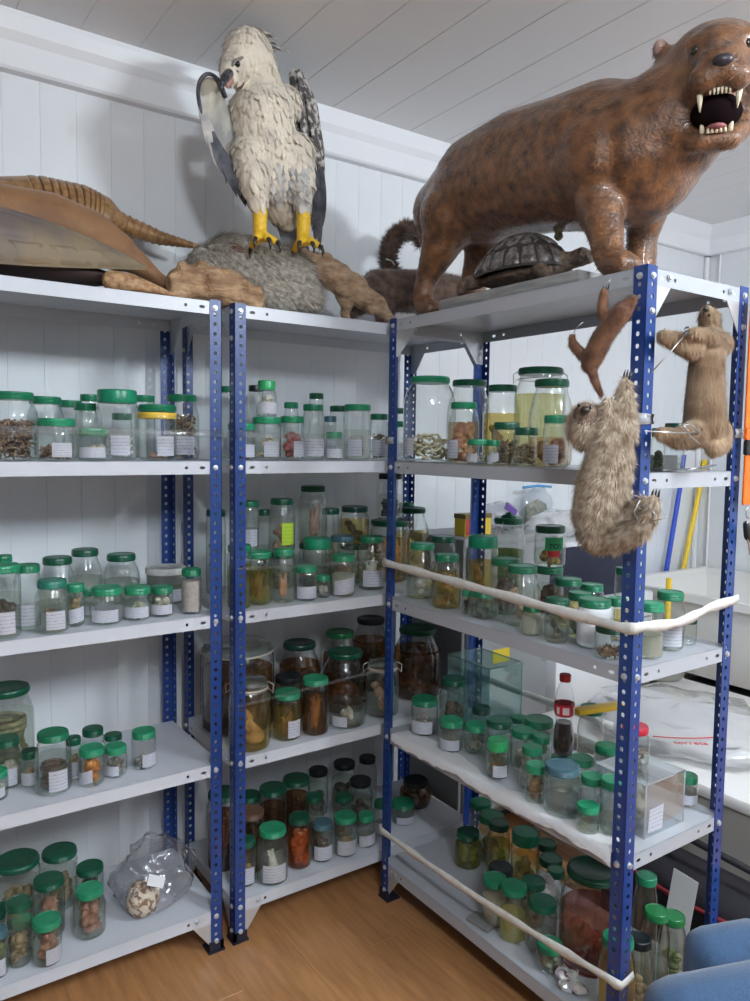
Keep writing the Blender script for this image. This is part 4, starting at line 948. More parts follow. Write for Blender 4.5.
# ---- tortoise on its board, under the cat
M_scute = mat('tortoise_scute', (.06, .05, .05), .26, col2=(.20, .175, .165), scale=60, bump=.25, bscale=120, coat=.4)
M_seam = mat('scute_seam', (.035, .03, .03), .5)
def carapace(root, c, ax, ay, az, m, mseam, marg=20, lift=.003, taper=0):
    """domed shell: ax, ay half axes, az height vector; each scute a plate of its own"""
    c, ax, ay, az = V3(c), V3(ax), V3(ay), V3(az)
    def P(u, v, k=0):
        q = max(0, 1-u*u-v*v); n = (ax.normalized()*u+ay.normalized()*v+az.normalized()*(.35+math.sqrt(q))).normalized()
        tp_ = 1-taper*max(0, u)**1.5
        return c+ax*u+ay*v*tp_+az*(q**.62)*(tp_*.5+.5)+n*k
    mb = MB(); vs = []; N, K = 36, 12
    for j in range(K+1):
        rr = math.sin(PI/2*j/K)
        for i in range(N): vs.append(P(rr*.995*math.cos(2*PI*i/N), rr*.995*math.sin(2*PI*i/N)))
    fs = [(j*N+i, (j+1)*N+i, (j+1)*N+(i+1) % N, j*N+(i+1) % N) for j in range(K) for i in range(N)]
    mb.add(vs, fs); mb.build('shell', mseam, root)
    polys = []
    for k in range(5):
        u = -.60+.30*k; polys.append([(u-.135, -.17), (u, -.235), (u+.135, -.17), (u+.145, 0), (u+.135, .17), (u, .235), (u-.135, .17), (u-.145, 0)])
    for s in (-1, 1):
        for k in range(4):
            if taper and k in (0, 3): continue
            u = -.45+.30*k; sh = .93-.12*abs(u)
            polys.append([(u-.135, s*.255), (u, s*.19), (u+.135, s*.255), (u+.14, s*.5), (u*1.0+.125, s*min(.70, math.sqrt(max(0, .74**2-(u+.125)**2)))), (u, s*min(.74, math.sqrt(max(0, .76**2-u*u)))), (u-.125, s*min(.70, math.sqrt(max(0, .74**2-(u-.125)**2)))), (u-.14, s*.5)])
    for k in range(marg):
        a0, a1 = 2*PI*k/marg+.02, 2*PI*(k+1)/marg-.02; am = (a0+a1)/2
        polys.append([(.79*math.cos(a0), .79*math.sin(a0)), (.79*math.cos(am), .79*math.sin(am)), (.79*math.cos(a1), .79*math.sin(a1)), (.985*math.cos(a1), .985*math.sin(a1)), (.99*math.cos(am), .99*math.sin(am)), (.985*math.cos(a0), .985*math.sin(a0))])
    for pl_ in polys:
        n = len(pl_); cu = sum(p[0] for p in pl_)/n; cv = sum(p[1] for p in pl_)/n
        vs = [P(cu, cv, lift*1.5)]+[P(cu+(u-cu)*.55, cv+(v-cv)*.55, lift*1.3) for u, v in pl_]+[P(cu+(u-cu)*.93, cv+(v-cv)*.955, lift) for u, v in pl_]+[P(cu+(u-cu)*.98, cv+(v-cv)*.98, -.001) for u, v in pl_]
        fs = []
        for i in range(n):
            j = (i+1) % n; fs += [(0, 1+i, 1+j), (1+i, 1+n+i, 1+n+j, 1+j), (1+n+i, 1+2*n+i, 1+2*n+j, 1+n+j)]
        MB().add(vs, fs).build('scute', m, root)
board = MB()
bz = TOPZ+.001
pb = [(.530, -.255), (.555, -.222), (.66, -.215), (.70, -.245), (.70, -.735), (.535, -.735)]
n = len(pb)
board.add([(x, y, bz) for x, y in pb]+[(x, y, bz+.030) for x, y in pb], [tuple(range(n-1, -1, -1)), tuple(range(n, 2*n))]+[(i, (i+1) % n, n+(i+1) % n, n+i) for i in range(n)])
BZ = bz+.030
board = bevel(board, .004, 2)
solo(board, 'wooden_board', mat('weathered_board', (.22, .22, .22), .6, col2=(.33, .32, .31), scale=14, stretch=(8, 1, 8), bump=.2, bscale=60), 'grey weathered board under the mounted tortoise', 'board', smooth=True, sharp=.6)
tor = thing('mounted_tortoise', 'dark glossy mounted tortoise on a grey board beneath the big cat', 'animal', (.605, -.485, BZ))
tc = V3((.605, -.485, BZ+.044))
carapace(tor, tc+V3((0, 0, -.014)), (0, .150, 0), (.090, 0, 0), (0, 0, .108), M_scute, M_seam, 18, .002)
M_tskin = mat('tortoise_skin', (.075, .05, .038), .55, col2=(.20, .14, .10), scale=70, bump=.5, bscale=120)
tb = MB()
tb.ball(tc+V3((0, 0, -.012)), (.072, .132, .020), 18, 8)
for sx in (-1, 1):
    tb.chain([(tuple(tc+V3((sx*.045, .11, -.008))), .022), (tuple(tc+V3((sx*.058, .148, -.014))), .019), (tuple((tc.x+sx*.072, tc.y+.150, BZ+.016))), ][:2]+[((tc.x+sx*.060, tc.y+.158, BZ+.014), .015)], 10)
    tb.chain([(tuple(tc+V3((sx*.040, -.10, -.008))), .020), ((tc.x+sx*.048, tc.y-.128, BZ+.016), .016), ((tc.x+sx*.050, tc.y-.140, BZ+.012), .013)], 10)
tb.chain([(tuple(tc+V3((0, -.12, .0))), .030), (tuple(tc+V3((.012, -.160, .004))), .021), (tuple(tc+V3((.018, -.182, .008))), .023), (tuple(tc+V3((.022, -.200, .004))), .016)], 10)
tb.chain([(tuple(tc+V3((0, .14, 0))), .014), (tuple(tc+V3((0, .165, -.012))), .006)], 8)
tb.remesh(.005, 4).build('body', M_tskin, tor)
for sx in (-1, 1): MB().ball(tc+V3((.020+sx*.0185, -.190, .016)), .005, 8, 6).build('eye', M_eye, tor)
# small pale lump between tortoise shell and cat belly
solo(MB().ball((.66, -.56, BZ+.150), (.016, .016, .014), 12, 8, None, .1).ball((.66, -.56, BZ+.128), .012, 8, 6).remesh(.004, 2), 'fungus_knob', mat('olive_knob', (.20, .17, .09), .6, col2=(.36, .32, .20), scale=80), 'small olive brown knob on the tortoise shell', 'ornament')

# ---- the eagle
M_white = mat('white_plumage', (.72, .64, .52), .75, col2=(.46, .40, .34), scale=16, lo=.45, hi=.75, bump=.3, bscale=90, sheen=.3)
M_grey = mat('grey_plumage', (.34, .33, .33), .75, col2=(.58, .55, .50), scale=24, bump=.3, bscale=90)
M_dark = mat('dark_plumage', (.035, .037, .052), .6, col2=(.11, .11, .125), scale=40)
M_mottle = mat('mottled_plumage', (.52, .48, .44), .7, col2=(.07, .06, .06), scale=55, lo=.42, hi=.55)
M_yel = mat('yellow_leg_scale', (.86, .56, .03), .45, col2=(.72, .42, .02), scale=120, bump=.3, bscale=200)
eag = thing('mounted_eagle', 'white and grey mounted eagle with yellow legs perched above the middle rack', 'animal', (.22, .05, 1.99))
b = MB()
b.chain([((0.1451,0.06,2.3783), .062), ((0.1374,0.05,2.3093), .086), ((0.1497,0.05,2.2326), .088), ((0.1828,0.06,2.1565), .076), ((0.2188,0.08,2.0917), .050), ((0.2404,0.09,2.0532), .030)], 16)
b.chain([((0.1452,0.06,2.3677), .064), ((0.1048,0.045,2.4401), .064), ((0.0936,0.04,2.4556), .066)], 16)
b.chain([((0.0878,0.04,2.4488), .055), ((0.0476,0.015,2.402), .043), ((0.0212,0,2.3738), .026)], 14)
b.ball((0.0498,0.02,2.4248), (.026, .026, .012), 10, 7); b.chain([((0.1464,0.05,2.3328), .070), ((0.2131,0.06,2.364), .052)], 12)
b.chain([((0.1011,0.03,2.1919), .056), ((0.0956,0,2.1042), .038), ((0.1051,-0.005,2.0579), .025), ((0.1081,-0.005,2.0323), .018)], 12)
b.chain([((0.2293,0.03,2.2203), .060), ((0.2355,0,2.1321), .038), ((0.2394,-0.005,2.0884), .025), ((0.2428,-0.005,2.0619), .018)], 12)
eb = b.remesh(.006, 6)
eb.build('body', M_white, eag)
def plumes(root, body, n, L, wd, m, seed, keep, name='plumage'):
    rnd = random.Random(seed); q = MB(); cand = []
    V = [V3(v) for v in body.v]
    for f in body.f:
        c = (V[f[0]]+V[f[1]]+V[f[2]])/3; nn = (V[f[1]]-V[f[0]]).cross(V[f[2]]-V[f[0]])
        if nn.length > 1e-12 and keep(c): cand.append((c, nn.normalized()))
    rnd.shuffle(cand)
    for c, nn in cand[:n]:
        d = V3((0, 0, -1)); d = d-nn*d.dot(nn)
        if d.length < .1: continue
        d = (d.normalized()+nn*.05+V3((rnd.gauss(0, .12), rnd.gauss(0, .12), rnd.gauss(0, .06)))).normalized(); l = L*(.7+.6*rnd.random())
        q.leaf(c, c+d*l, wd*(.7+.6*rnd.random()), nn, 4, .02)
    o = q.build(name, m, root); o['kind'] = 'stuff'; return o
zn = (0.1403,0.05,2.3523)[2]
plumes(eag, eb, 2600, .026, .0075, M_white, 1, lambda c: c.z < zn+.02 and c.z > (0.108,-0.005,2.0506)[2])
plumes(eag, eb, 650, .020, .005, M_white, 2, lambda c: c.z >= zn+.02 and c.y > -.02, 'head_plumage')
plumes(eag, eb, 320, .030, .008, M_grey, 5, lambda c: c.z < (0.1408,0.05,2.1799)[2] and c.y < .03 and abs(c.x-(0.1934,0.05,2.1233)[0]) < .05, 'belly_plumage')
# crest
cr = MB(); rnd = random.Random(8)
for k in range(34):
    p = V3((0.1219,0.05,2.5146))+V3((rnd.gauss(0, .020), rnd.gauss(-.012, .016), rnd.gauss(-.010, .010))); cr.leaf(p, p+V3((.034+rnd.random()*.03, .01, .006+rnd.gauss(0, .012))), .007, (0, -.7, .7), 4, .05)
cr.build('crest', mat('crest_plumage', (.50, .46, .42), .8, col2=(.20, .18, .17), scale=60), eag)
# beak, eye
MB().chain([((0.0159,-0.012,2.3628), .0145), ((-0.0052,-0.035,2.3386), .0120), ((-0.0177,-0.045,2.3193), .0085), ((-0.0191,-0.045,2.3019), .0035)], 10).remesh(.0022, 3).build('beak', mat('slate_beak', (.025, .028, .04), .25, coat=.5), eag)
MB().chain([((0.0214,-0.012,2.352), .011), ((0.0033,-0.028,2.3263), .008)], 10).remesh(.003, 2).build('lower_beak', mat('pink_cere', (.45, .24, .21), .45), eag)
MB().ball((0.0336,-0.022,2.3888), .0088, 12, 8).build('eye', M_eye, eag)
MB().tube([(0.0178,-0.02,2.3752), (0.0262,-0.026,2.3925), (0.0475,-0.022,2.4076), (0.0691,-0.012,2.4128)], [.003, .005, .005, .002], 8).build('brow', mat('grey_brow', (.22, .20, .19), .8), eag)
MB().ball((0.0288,-0.014,2.3756), (.016, .009, .012), 10, 7).build('lore', mat('dark_lore', (.10, .085, .085), .7), eag)
# wings
def wing(pts, thick, m, name):
    q = MB()
    for (p0, r0), (p1, r1) in zip(pts, pts[1:]): q.cap(p0, r0, p1, r1, 14)
    c = V3(pts[1][0]); q.v = [(v[0], c.y+(v[1]-c.y)*thick, v[2]) for v in q.v]
    r = q.remesh(.005, 5); r.build(name, m, eag); return r
lw = wing([((-0.0032,0.06,2.344), .033), ((0.0079,0.06,2.2907), .044), ((0.0326,0.065,2.2209), .044), ((0.0726,0.07,2.1445), .030)], .45, mat('wing_lining', (.26, .26, .25), .75, col2=(.56, .52, .43), scale=14, lo=.42, hi=.6, stretch=(1, 1, .5)), 'wing')
rw = wing([((0.2648,0.08,2.4557), .028), ((0.2915,0.08,2.3883), .042), ((0.3152,0.085,2.2696), .044), ((0.3362,0.09,2.133), .030)], .5, M_mottle, 'wing')
def feather(p0, p1, wd, m, nrm=(0, -1, 0), name='flight_feather'): return MB().leaf(p0, p1, wd, nrm, 7, .03).build(name, m, eag)
for p0, p1 in [((-0.0342,0.052,2.3278), (-0.0244,0.05,2.2235)), ((-0.03,0.049,2.2977), (-0.0118,0.047,2.1796)), ((-0.0231,0.046,2.2681), (0.0092,0.044,2.1397)), ((-0.0133,0.043,2.2391), (0.0335,0.041,2.1052)), ((-0.0007,0.04,2.2157), (0.061,0.038,2.0759)), ((0.0148,0.037,2.1928), (0.0859,0.035,2.0535)), ((0.0305,0.034,2.1749), (0.1083,0.032,2.0357))]: feather(p0, p1, .014, M_dark if p0[2] < (-0.0104,0.05,2.2624)[2] else M_grey)
for p0, p1 in [((0.2606,0.055,2.4669), (0.2713,0.05,2.3755)), ((0.273,0.054,2.4483), (0.2971,0.049,2.3432)), ((0.2535,0.053,2.4046), (0.2675,0.048,2.3082)), ((0.2853,0.052,2.3907), (0.3098,0.047,2.2681)), ((0.2657,0.051,2.3416), (0.2833,0.046,2.2287)), ((0.2978,0.05,2.3272), (0.3226,0.045,2.1978)), ((0.2716,0.049,2.2765), (0.286,0.044,2.1566))]: feather(p0, p1, .017, M_mottle, (.35, -1, 0), 'covert_feather')
for p0, p1 in [((0.2822,0.056,2.2535), (0.2915,0.058,2.0548)), ((0.2966,0.058,2.2351), (0.3062,0.06,2.0295)), ((0.3108,0.06,2.2611), (0.321,0.062,2.0096)), ((0.3255,0.062,2.2482), (0.3355,0.064,2.0238)), ((0.337,0.064,2.2231), (0.3466,0.066,2.0547)), ((0.3084,0.066,2.1782), (0.3212,0.068,1.9937)), ((0.3264,0.068,2.1654), (0.3361,0.07,1.9792))]: feather(p0, p1, .015, M_dark, (.35, -1, 0))
# edge of the left wing, tail
MB().tube(smooth_pts([(0.0326,0.045,2.3277), (0.0107,0.04,2.3633), (-0.017,0.04,2.3733), (-0.0389,0.04,2.3547), (-0.0452,0.045,2.3224), (-0.0352,0.05,2.2765), (-0.0188,0.05,2.2223)]), .0052, 10).build('wing_edge', M_dark, eag)
for k in range(7):
    p0 = V3((0.2325,0.1,2.1019)); p1 = V3((0.2976,0.115,1.9821))
    o = V3(((k-3)*.014, .002*k, -.004*abs(k-3))); feather(tuple(p0+o*.4), tuple(p1+o), .017, mat('banded_tail', (.06, .06, .07), .6, col2=(.30, .29, .29), scale=26, stretch=(.2, .2, 2)), (0, -1, .1), 'tail_feather')
# legs and toes
def foot(top, ank, fx):
    l = MB(); l.chain([(top, .0205), (ank, .0185)], 12); a = V3(ank)
    toes = []
    for ang in (-.75, 0, .75, PI):
        d = V3((math.sin(ang)*.9, -math.cos(ang), 0)); p1 = a+d*.022+V3((0, 0, -.004)); p2 = a+d*.045+V3((0, 0, -.016))
        l.chain([(ank, .016), (tuple(p1), .0125), (tuple(p2), .0100)], 10); toes.append((p2, d))
    l.remesh(.0035, 3).build('leg', M_yel, eag)
    for p, d in toes: MB().tube([p, p+d*.012+V3((0, 0, -.006)), p+d*.018+V3((0, 0, -.020)), p+d*.015+V3((0, 0, -.032))], [.0075, .006, .004, .001], 8).build('talon', M_claw, eag)
foot((0.1081,-0.005,2.0349), (0.1082,-0.005,1.972), 0); foot((0.2427,-0.005,2.0647), (0.2374,-0.01,1.9812), 0)

# ---- grey furry mount below the eagle
M_gfur = mat('grey_fur', (.40, .35, .29), .85, col2=(.66, .60, .52), scale=30, sheen=.3)
gf = thing('mounted_grey_sloth', 'grey shaggy-furred animal mount lying under the eagle', 'animal', (.14, .10, TOPZ))
b = MB(); b.chain([((0.0236,0.17,1.9153), .052), ((0.0905,0.15,1.9296), .074), ((0.1747,0.13,1.9154), .086), ((0.2553,0.11,1.8944), .080), ((0.3035,0.1,1.8642), .052)], 14)
b.chain([((0.1954,0.12,1.8938), .07), ((0.2679,0.06,1.848), .040)], 12); b.ball((.21, .13, TOPZ+.066), (.11, .09, .062), 14, 9)
gb = b.remesh(.007, 5); gb.build('body', M_gfur, gf)
fur(gf, gb, 14000, .042, .0036, (.75, -.3, -.65), mat('grey_fur_strands', (.30, .26, .21), .85, col2=(.74, .69, .61), scale=75, lo=.35, hi=.65), 5, .22, zmin=TOPZ+.002)
MB().ball((0.0854,0.085,1.9494), (.030, .02, .011), 12, 8, Matrix.Rotation(.5, 3, 'Y')).build('bare_patch', mat('brown_skin_patch', (.20, .10, .07), .7), gf)

# ---- driftwood
def wood(name): return mat(name, (.28, .165, .085), .75, col2=(.52, .36, .22), scale=12, stretch=(1, 6, 6), bump=.6, bscale=45, detail=8)
M_wood = mat('driftwood', (.24, .13, .07), .75, col2=(.56, .37, .21), scale=11, stretch=(1, 4, 4), bump=.8, bscale=40, detail=8)
b = MB(); b.chain([((-0.0723,0.065,1.8334), .046), ((-0.0279,0.065,1.8365), .056), ((0.0387,0.06,1.8308), .054), ((0.11,0.06,1.8179), .038)], 12)
b.chain([((-0.076,0.055,1.8622), .026), ((-0.105,0.05,1.8344), .022), ((-0.0998,0.05,1.8043), .024)], 10); b.chain([((-0.0255,0.05,1.8631), .024), ((0.0473,0.04,1.8421), .020), ((0.1234,0.05,1.8371), .018)], 10)
b.chain([((-0.0586,0.03,1.8089), .016), ((-0.0051,0.025,1.8095), .020), ((0.0662,0.03,1.803), .014)], 10)
b.ball((-.02, .07, TOPZ+.018), (.11, .05, .018), 14, 8); b.ball((.06, .07, TOPZ+.016), (.10, .045, .016), 14, 8)
wq = b.remesh(.005, 2, .016, 34); wq.v = [(v[0], max(v[1], .003), max(v[2], TOPZ+.001)) for v in wq.v]
solo(wq, 'driftwood_stump', M_wood, 'knotty brown driftwood stump beside the grey furry mount', 'driftwood')
b = MB(); b.chain([((0.3116,0.14,1.9598), .034), ((0.3811,0.11,1.9406), .046), ((0.4521,0.08,1.8974), .044), ((0.5204,0.06,1.8515), .034), ((0.5781,0.055,1.8176), .020)], 12)
b.chain([((0.3173,0.12,1.9802), .016), ((0.4274,0.07,1.9223), .018), ((0.5589,0.05,1.8393), .016)], 8)
b.chain([((0.4405,0.09,1.8915), .035), ((.45, .10, TOPZ+.012), .012)], 10)
wq = b.remesh(.005, 2, .012, 34); wq.v = [(v[0], max(v[1], .003), max(v[2], TOPZ+.001)) for v in wq.v]
solo(wq, 'driftwood_branch', mat('driftwood_branch_wood', (.30, .18, .10), .75, col2=(.54, .39, .26), scale=14, stretch=(2, 2, 5), bump=.6, bscale=50, detail=8), 'thick tan driftwood branch sloping down beside the eagle', 'driftwood')

# ---- dark animal with curled tail behind the cat's hind leg
M_coati = mat('dark_brown_fur', (.075, .042, .030), .8, col2=(.17, .10, .07), scale=30, sheen=.3)
co = thing('mounted_monkey', 'dark brown animal mount with curled tail behind the big cat', 'animal', (.80, .22, TOPZ))
b = MB(); b.chain([((0.6535,0.22,1.9389), .062), ((0.7535,0.22,1.9414), .072), ((0.8849,0.22,1.9542), .072), ((1.0238,0.22,1.9713), .055)], 14)
b.chain([((0.6156,0.2,1.9245), .05), ((0.5348,0.16,1.8579), .030), ((0.4918,0.14,1.8317), .022)], 10)
for q in ((.66, .2), (.98, .2), (.72, .27), (1.0 -.1, .27)): b.chain([((q[0], q[1], TOPZ+.13), .04), ((q[0], q[1], TOPZ+.02), .022)], 8)
kb = b.remesh(.007, 5); kb.build('body', M_coati, co); fur(co, kb, 7000, .02, .0025, (.8, 0, -.5), M_coati, 6, .3, zmin=TOPZ+.002)
b = MB(); b.chain([((0.7508,0.24,1.9678), .024), ((0.7189,0.25,2.019), .024), ((0.7138,0.25,2.0717), .025), ((0.7381,0.25,2.1223), .026), ((0.7888,0.25,2.1575), .025), ((0.8325,0.25,2.158), .020), ((0.8466,0.25,2.1193), .014)], 10)
tbm = b.remesh(.005, 5); tbm.build('tail', M_coati, co); fur(co, tbm, 5000, .022, .0025, (0, 0, 1), M_coati, 7, .6, 'tail_fur', .6)
MB().tube([(0.6845,0.22,2.0384), (0.7095,0.22,2.0354), (0.7223,0.22,2.0207)], .0022, 5).build('tie', mat('white_tie', (.7, .7, .7), .5), co)
MB().tube([(0.7187,0.22,1.9936), (0.7442,0.22,1.9804)], .0022, 5).build('tie', mat('white_tie', (.7, .7, .7), .5), co)

# ---- armadillo
M_arm = mat('armadillo_plate', (.20, .095, .035), .34, col2=(.36, .195, .075), scale=60, coat=.3, bump=.12, bscale=260)
ar = thing('mounted_armadillo', 'golden brown armadillo with banded shell and ringed tail at upper left', 'animal', (-.40, .36, TOPZ))
pts = []; rad = []
ctrl = [(V3((-0.5747,0.362,1.9957)), .060), (V3((-0.4931,0.362,2.0232)), .076), (V3((-0.3703,0.362,2.0458)), .082), (V3((-0.266,0.362,2.0486)), .078), (V3((-0.2006,0.362,2.0409)), .066), (V3((-0.1614,0.362,2.0337)), .040), (V3((-0.1444,0.362,2.0253)), .020)]
N = 150
for i in range(N+1):
    u = i/N*(len(ctrl)-1); k = min(int(u), len(ctrl)-2); f = u-k; f = f*f*(3-2*f) if False else f
    pts.append(ctrl[k][0].lerp(ctrl[k+1][0], f)); rr = ctrl[k][1]*(1-f)+ctrl[k+1][1]*f
    rad.append(rr)
for it in range(4):
    pts = [pts[0]]+[(pts[i-1]+pts[i]*2+pts[i+1])/4 for i in range(1, N)]+[pts[-1]]
rad = [rad[0]]+[(rad[i-1]+rad[i]*2+rad[i+1])/4 for i in range(1, N)]+[rad[-1]]
i0, i1 = int(N*.30), int(N*.62); nb_ = 10
MB().tube(pts[:i0+1], rad[:i0+1], 32).build('front_shield', M_arm, ar); MB().tube(pts[i1:], rad[i1:], 32).build('rear_shield', M_arm, ar)
MB().tube(pts[i0-1:i1+2], [r*.965 for r in rad[i0-1:i1+2]], 32).build('band_seam', mat('band_seam', (.06, .03, .015), .6), ar)
for k in range(nb_):
    ua, ub = i0+(i1-i0)*k/nb_, i0+(i1-i0)*(k+1)/nb_; q_ = []
    for t_ in (.06, .2, .5, .8, .94):
        u_ = ua+(ub-ua)*t_; j_ = int(u_); q_.append((pts[j_].lerp(pts[j_+1], u_-j_), rad[j_]))
    MB().tube([a_ for a_, _ in q_], [r*f_ for (_, r), f_ in zip(q_, (.985, 1.012, 1.018, 1.012, .985))], 32).build('band', M_arm, ar)
tp = [V3((-0.1562,0.36,2.0397)).lerp(V3((-0.0462,0.34,2.014)), t/12) for t in range(13)]+[V3((-0.0462,0.34,2.014)).lerp(V3((0.0611,0.3,1.9968)), t/14) for t in range(1, 15)]
tr = []
tp2 = []; 
for i in range(len(tp)-1):
    for q in range(4): tp2.append(tp[i].lerp(tp[i+1], q/4))
for i in range(len(tp2)):
    u = i/len(tp2); tr.append((.031*(1-u)+.006*u)*(1.14-.20*(i % 8)/8))
MB().tube(tp2, tr, 14).build('ringed_tail', M_arm, ar)
for q in (-.62, -.30): MB().chain([((q, .36, TOPZ+.17), .035), ((q+.01, .355, TOPZ+.021), .02)], 10).remesh(.007, 2).build('leg', mat('armadillo_skin', (.20, .12, .07), .7), ar)

# ---- brown short-haired animal between armadillo and turtle shell
M_ott = mat('tan_short_fur', (.30, .150, .060), .6, col2=(.22, .10, .042), scale=10, bump=.25, bscale=240, sheen=.2)
ot = thing('mounted_otter', 'tan short-haired animal mount lying behind the turtle shell', 'animal', (-.35, .24, TOPZ))
b = MB(); b.chain([((-0.6235,0.2,1.9557), .060), ((-0.4947,0.2,1.972), .070), ((-0.3794,0.2,1.9704), .073), ((-0.2814,0.2,1.9491), .069), ((-0.2094,0.2,1.9216), .052)], 14)
b.chain([((-0.2252,0.2,1.9244), .052), ((-0.1646,0.19,1.9), .034), ((-0.1169,0.17,1.8606), .022), ((-0.0852,0.15,1.8347), .019)], 12)
for q in (-.70, -.45): b.chain([((q, .22, TOPZ+.13), .045), ((q, .22, TOPZ+.026), .025)], 10)
ob = b.remesh(.007, 6); ob.build('body', M_ott, ot); fur(ot, ob, 12000, .009, .002, (.9, 0, -.3), M_ott, 9, .15, 'coat', .2)

# ---- sea turtle shell leaning at the front
M_tsh = mat('sea_turtle_scute', (.13, .105, .095), .58, col2=(.22, .165, .10), scale=6, lo=.40, hi=.62, bump=.15, bscale=60)
st = thing('mounted_sea_turtle', 'grey brown sea turtle shell with scaly flippers at the shelf edge', 'animal', (-.48, .10, TOPZ))
cc = V3((-0.5665,0.085,1.8494))
ca, sa = math.cos(.50), math.sin(.50)
carapace(st, cc, (V3((-0.1642,0.085,1.8578))-cc), V3((0, ca, sa))*.105, V3((0, -sa, ca))*.105, M_tsh, M_tsh, 22, .0007, .75)
un = MB(); un.ball(cc+V3((.07, .03, -.020)), (.27, .08, .034), 24, 10); un.remesh(.008, 3).build('underside', mat('turtle_underside', (.045, .022, .018), .6), st)
fb = MB(); fb.chain([((-0.2715,0.04,1.8109), .026), ((-0.2304,0.03,1.8073), .027), ((-0.1835,0.02,1.7994), .018), ((-0.1252,0.01,1.7901), .006)], 12); fb.v = [(v[0], .03+(v[1]-.03)*.9, max(v[2], TOPZ+.002)) for v in fb.v]
M_flip = mat('scaly_flipper', (.27, .13, .055), .5, col2=(.52, .33, .17), scale=75, bump=.4, bscale=120)
fb.remesh(.0045, 3).build('rear_flipper', M_flip, st)
fb = MB(); fb.chain([((-.62, .06, TOPZ+.03), .03), ((-.72, .03, TOPZ+.02), .018)], 12); fb.remesh(.005, 3).build('front_flipper', M_flip, st)

# ---- shaggy sloth on the corner post
M_sl = mat('sloth_fur', (.28, .20, .135), .9, col2=(.52, .42, .31), scale=26, lo=.35, hi=.65, sheen=.3)
M_slh = mat('sloth_fur_strands', (.27, .19, .125), .9, col2=(.62, .51, .39), scale=60, lo=.35, hi=.65)
sl = thing('mounted_sloth', 'shaggy beige sloth clinging to the blue corner post', 'animal', (.455, -.90, 1.21))
b = MB(); b.chain([((0.47,-0.9029,1.4338), .036), ((0.462,-0.8959,1.3969), .047), ((0.458,-0.8842,1.3368), .054), ((0.455,-0.8815,1.2786), .055), ((0.455,-0.8905,1.2483), .046)], 14)
b.chain([((0.462,-0.8947,1.4234), .038), ((0.45,-0.8625,1.454), .036)], 12); b.ball((0.442,-0.8507,1.4621), (.042, .042, .047), 14, 10)
b.chain([((0.47,-0.9172,1.4419), .028), ((0.478,-0.9158,1.4987), .021), ((0.482,-0.9111,1.5353), .015), ((0.484,-0.9112,1.5536), .010)], 12)
b.chain([((0.448,-0.8954,1.4334), .027), ((0.444,-0.9015,1.4777), .018), ((0.446,-0.8985,1.51), .012)], 12)
b.chain([((0.455,-0.8727,1.2465), .040), ((0.448,-0.9287,1.2363), .028), ((0.445,-0.9865,1.2586), .021), ((0.445,-1.0097,1.2919), .016), ((0.448,-1.0129,1.319), .012)], 12)
b.chain([((0.49,-0.8853,1.2565), .040), ((0.478,-0.9473,1.2812), .026), ((0.472,-0.974,1.3037), .020)], 12)
sb = b.remesh(.005, 5); sb.build('body', M_sl, sl)
hc = V3((0.442,-0.8507,1.4621))
def slflow(p):
    return (-.1, .25, -1.0) if p.z < hc.z-.02 else (.1, .3, -.7)
fur(sl, sb, 24000, .020, .0021, slflow, M_slh, 11, .30)
fc = V3((0.405,-0.8752,1.4871)); fd = (V3((-.8217, -1.9006, 1.419))-fc).normalized()
M_face = mat('sloth_face', (.10, .062, .045), .8, col2=(.24, .17, .12), scale=60)
M_band = mat('sloth_brow', (.40, .32, .25), .9)
fr = fd.to_track_quat('Z', 'Y').to_matrix()
MB().ball(fc+V3((.010, .006, -.004)), (.025, .027, .016), 14, 9, fr).build('face', M_face, sl)
MB().ball(fc+fd*.015+V3((.004, .003, .006)), (.0098, .0085, .008), 12, 8, fr).build('nose', M_claw, sl)
for d in ((-.014, .014), (.012, .010)): MB().ball(fc+fd*.010+fr@V3((d[0]*.9, d[1]*1.1, .000)), .0036, 8, 6).build('eye', M_eye, sl)
def claws(root, p, d, n=3, L=.022, r=.0026, side=(0, 1, 0)):
    p, d, s = V3(p), V3(d).normalized(), V3(side)
    for k in range(n):
        q = p+s*((k-(n-1)/2)*.007); MB().tube([q, q+d*L*.5+V3((0, 0, .002)), q+d*L], [r, r*.8, r*.2], 6).build('claw', M_claw, root)
claws(sl, (0.484,-0.9111,1.5556), (.15, -.1, 1), 3); claws(sl, (0.446,-0.8986,1.508), (.2, .0, 1), 3, .012); claws(sl, (0.448,-1.0148,1.3249), (.2, -.1, 1), 3, .016)
MB().tube([(0.43,-0.9946,1.3183), (0.425,-0.9858,1.2946), (0.425,-1.0004,1.2726), (0.43,-1.0188,1.278), (0.435,-1.0534,1.2903)], .0012, 5).build('wire_loop', M_wire, sl)
MB().tube([(0.43,-1.0188,1.278), (0.43,-1.0289,1.2941), (0.43,-1.013,1.3062), (0.43,-0.9952,1.3068)], .0012, 5).build('wire_loop', M_wire, sl)

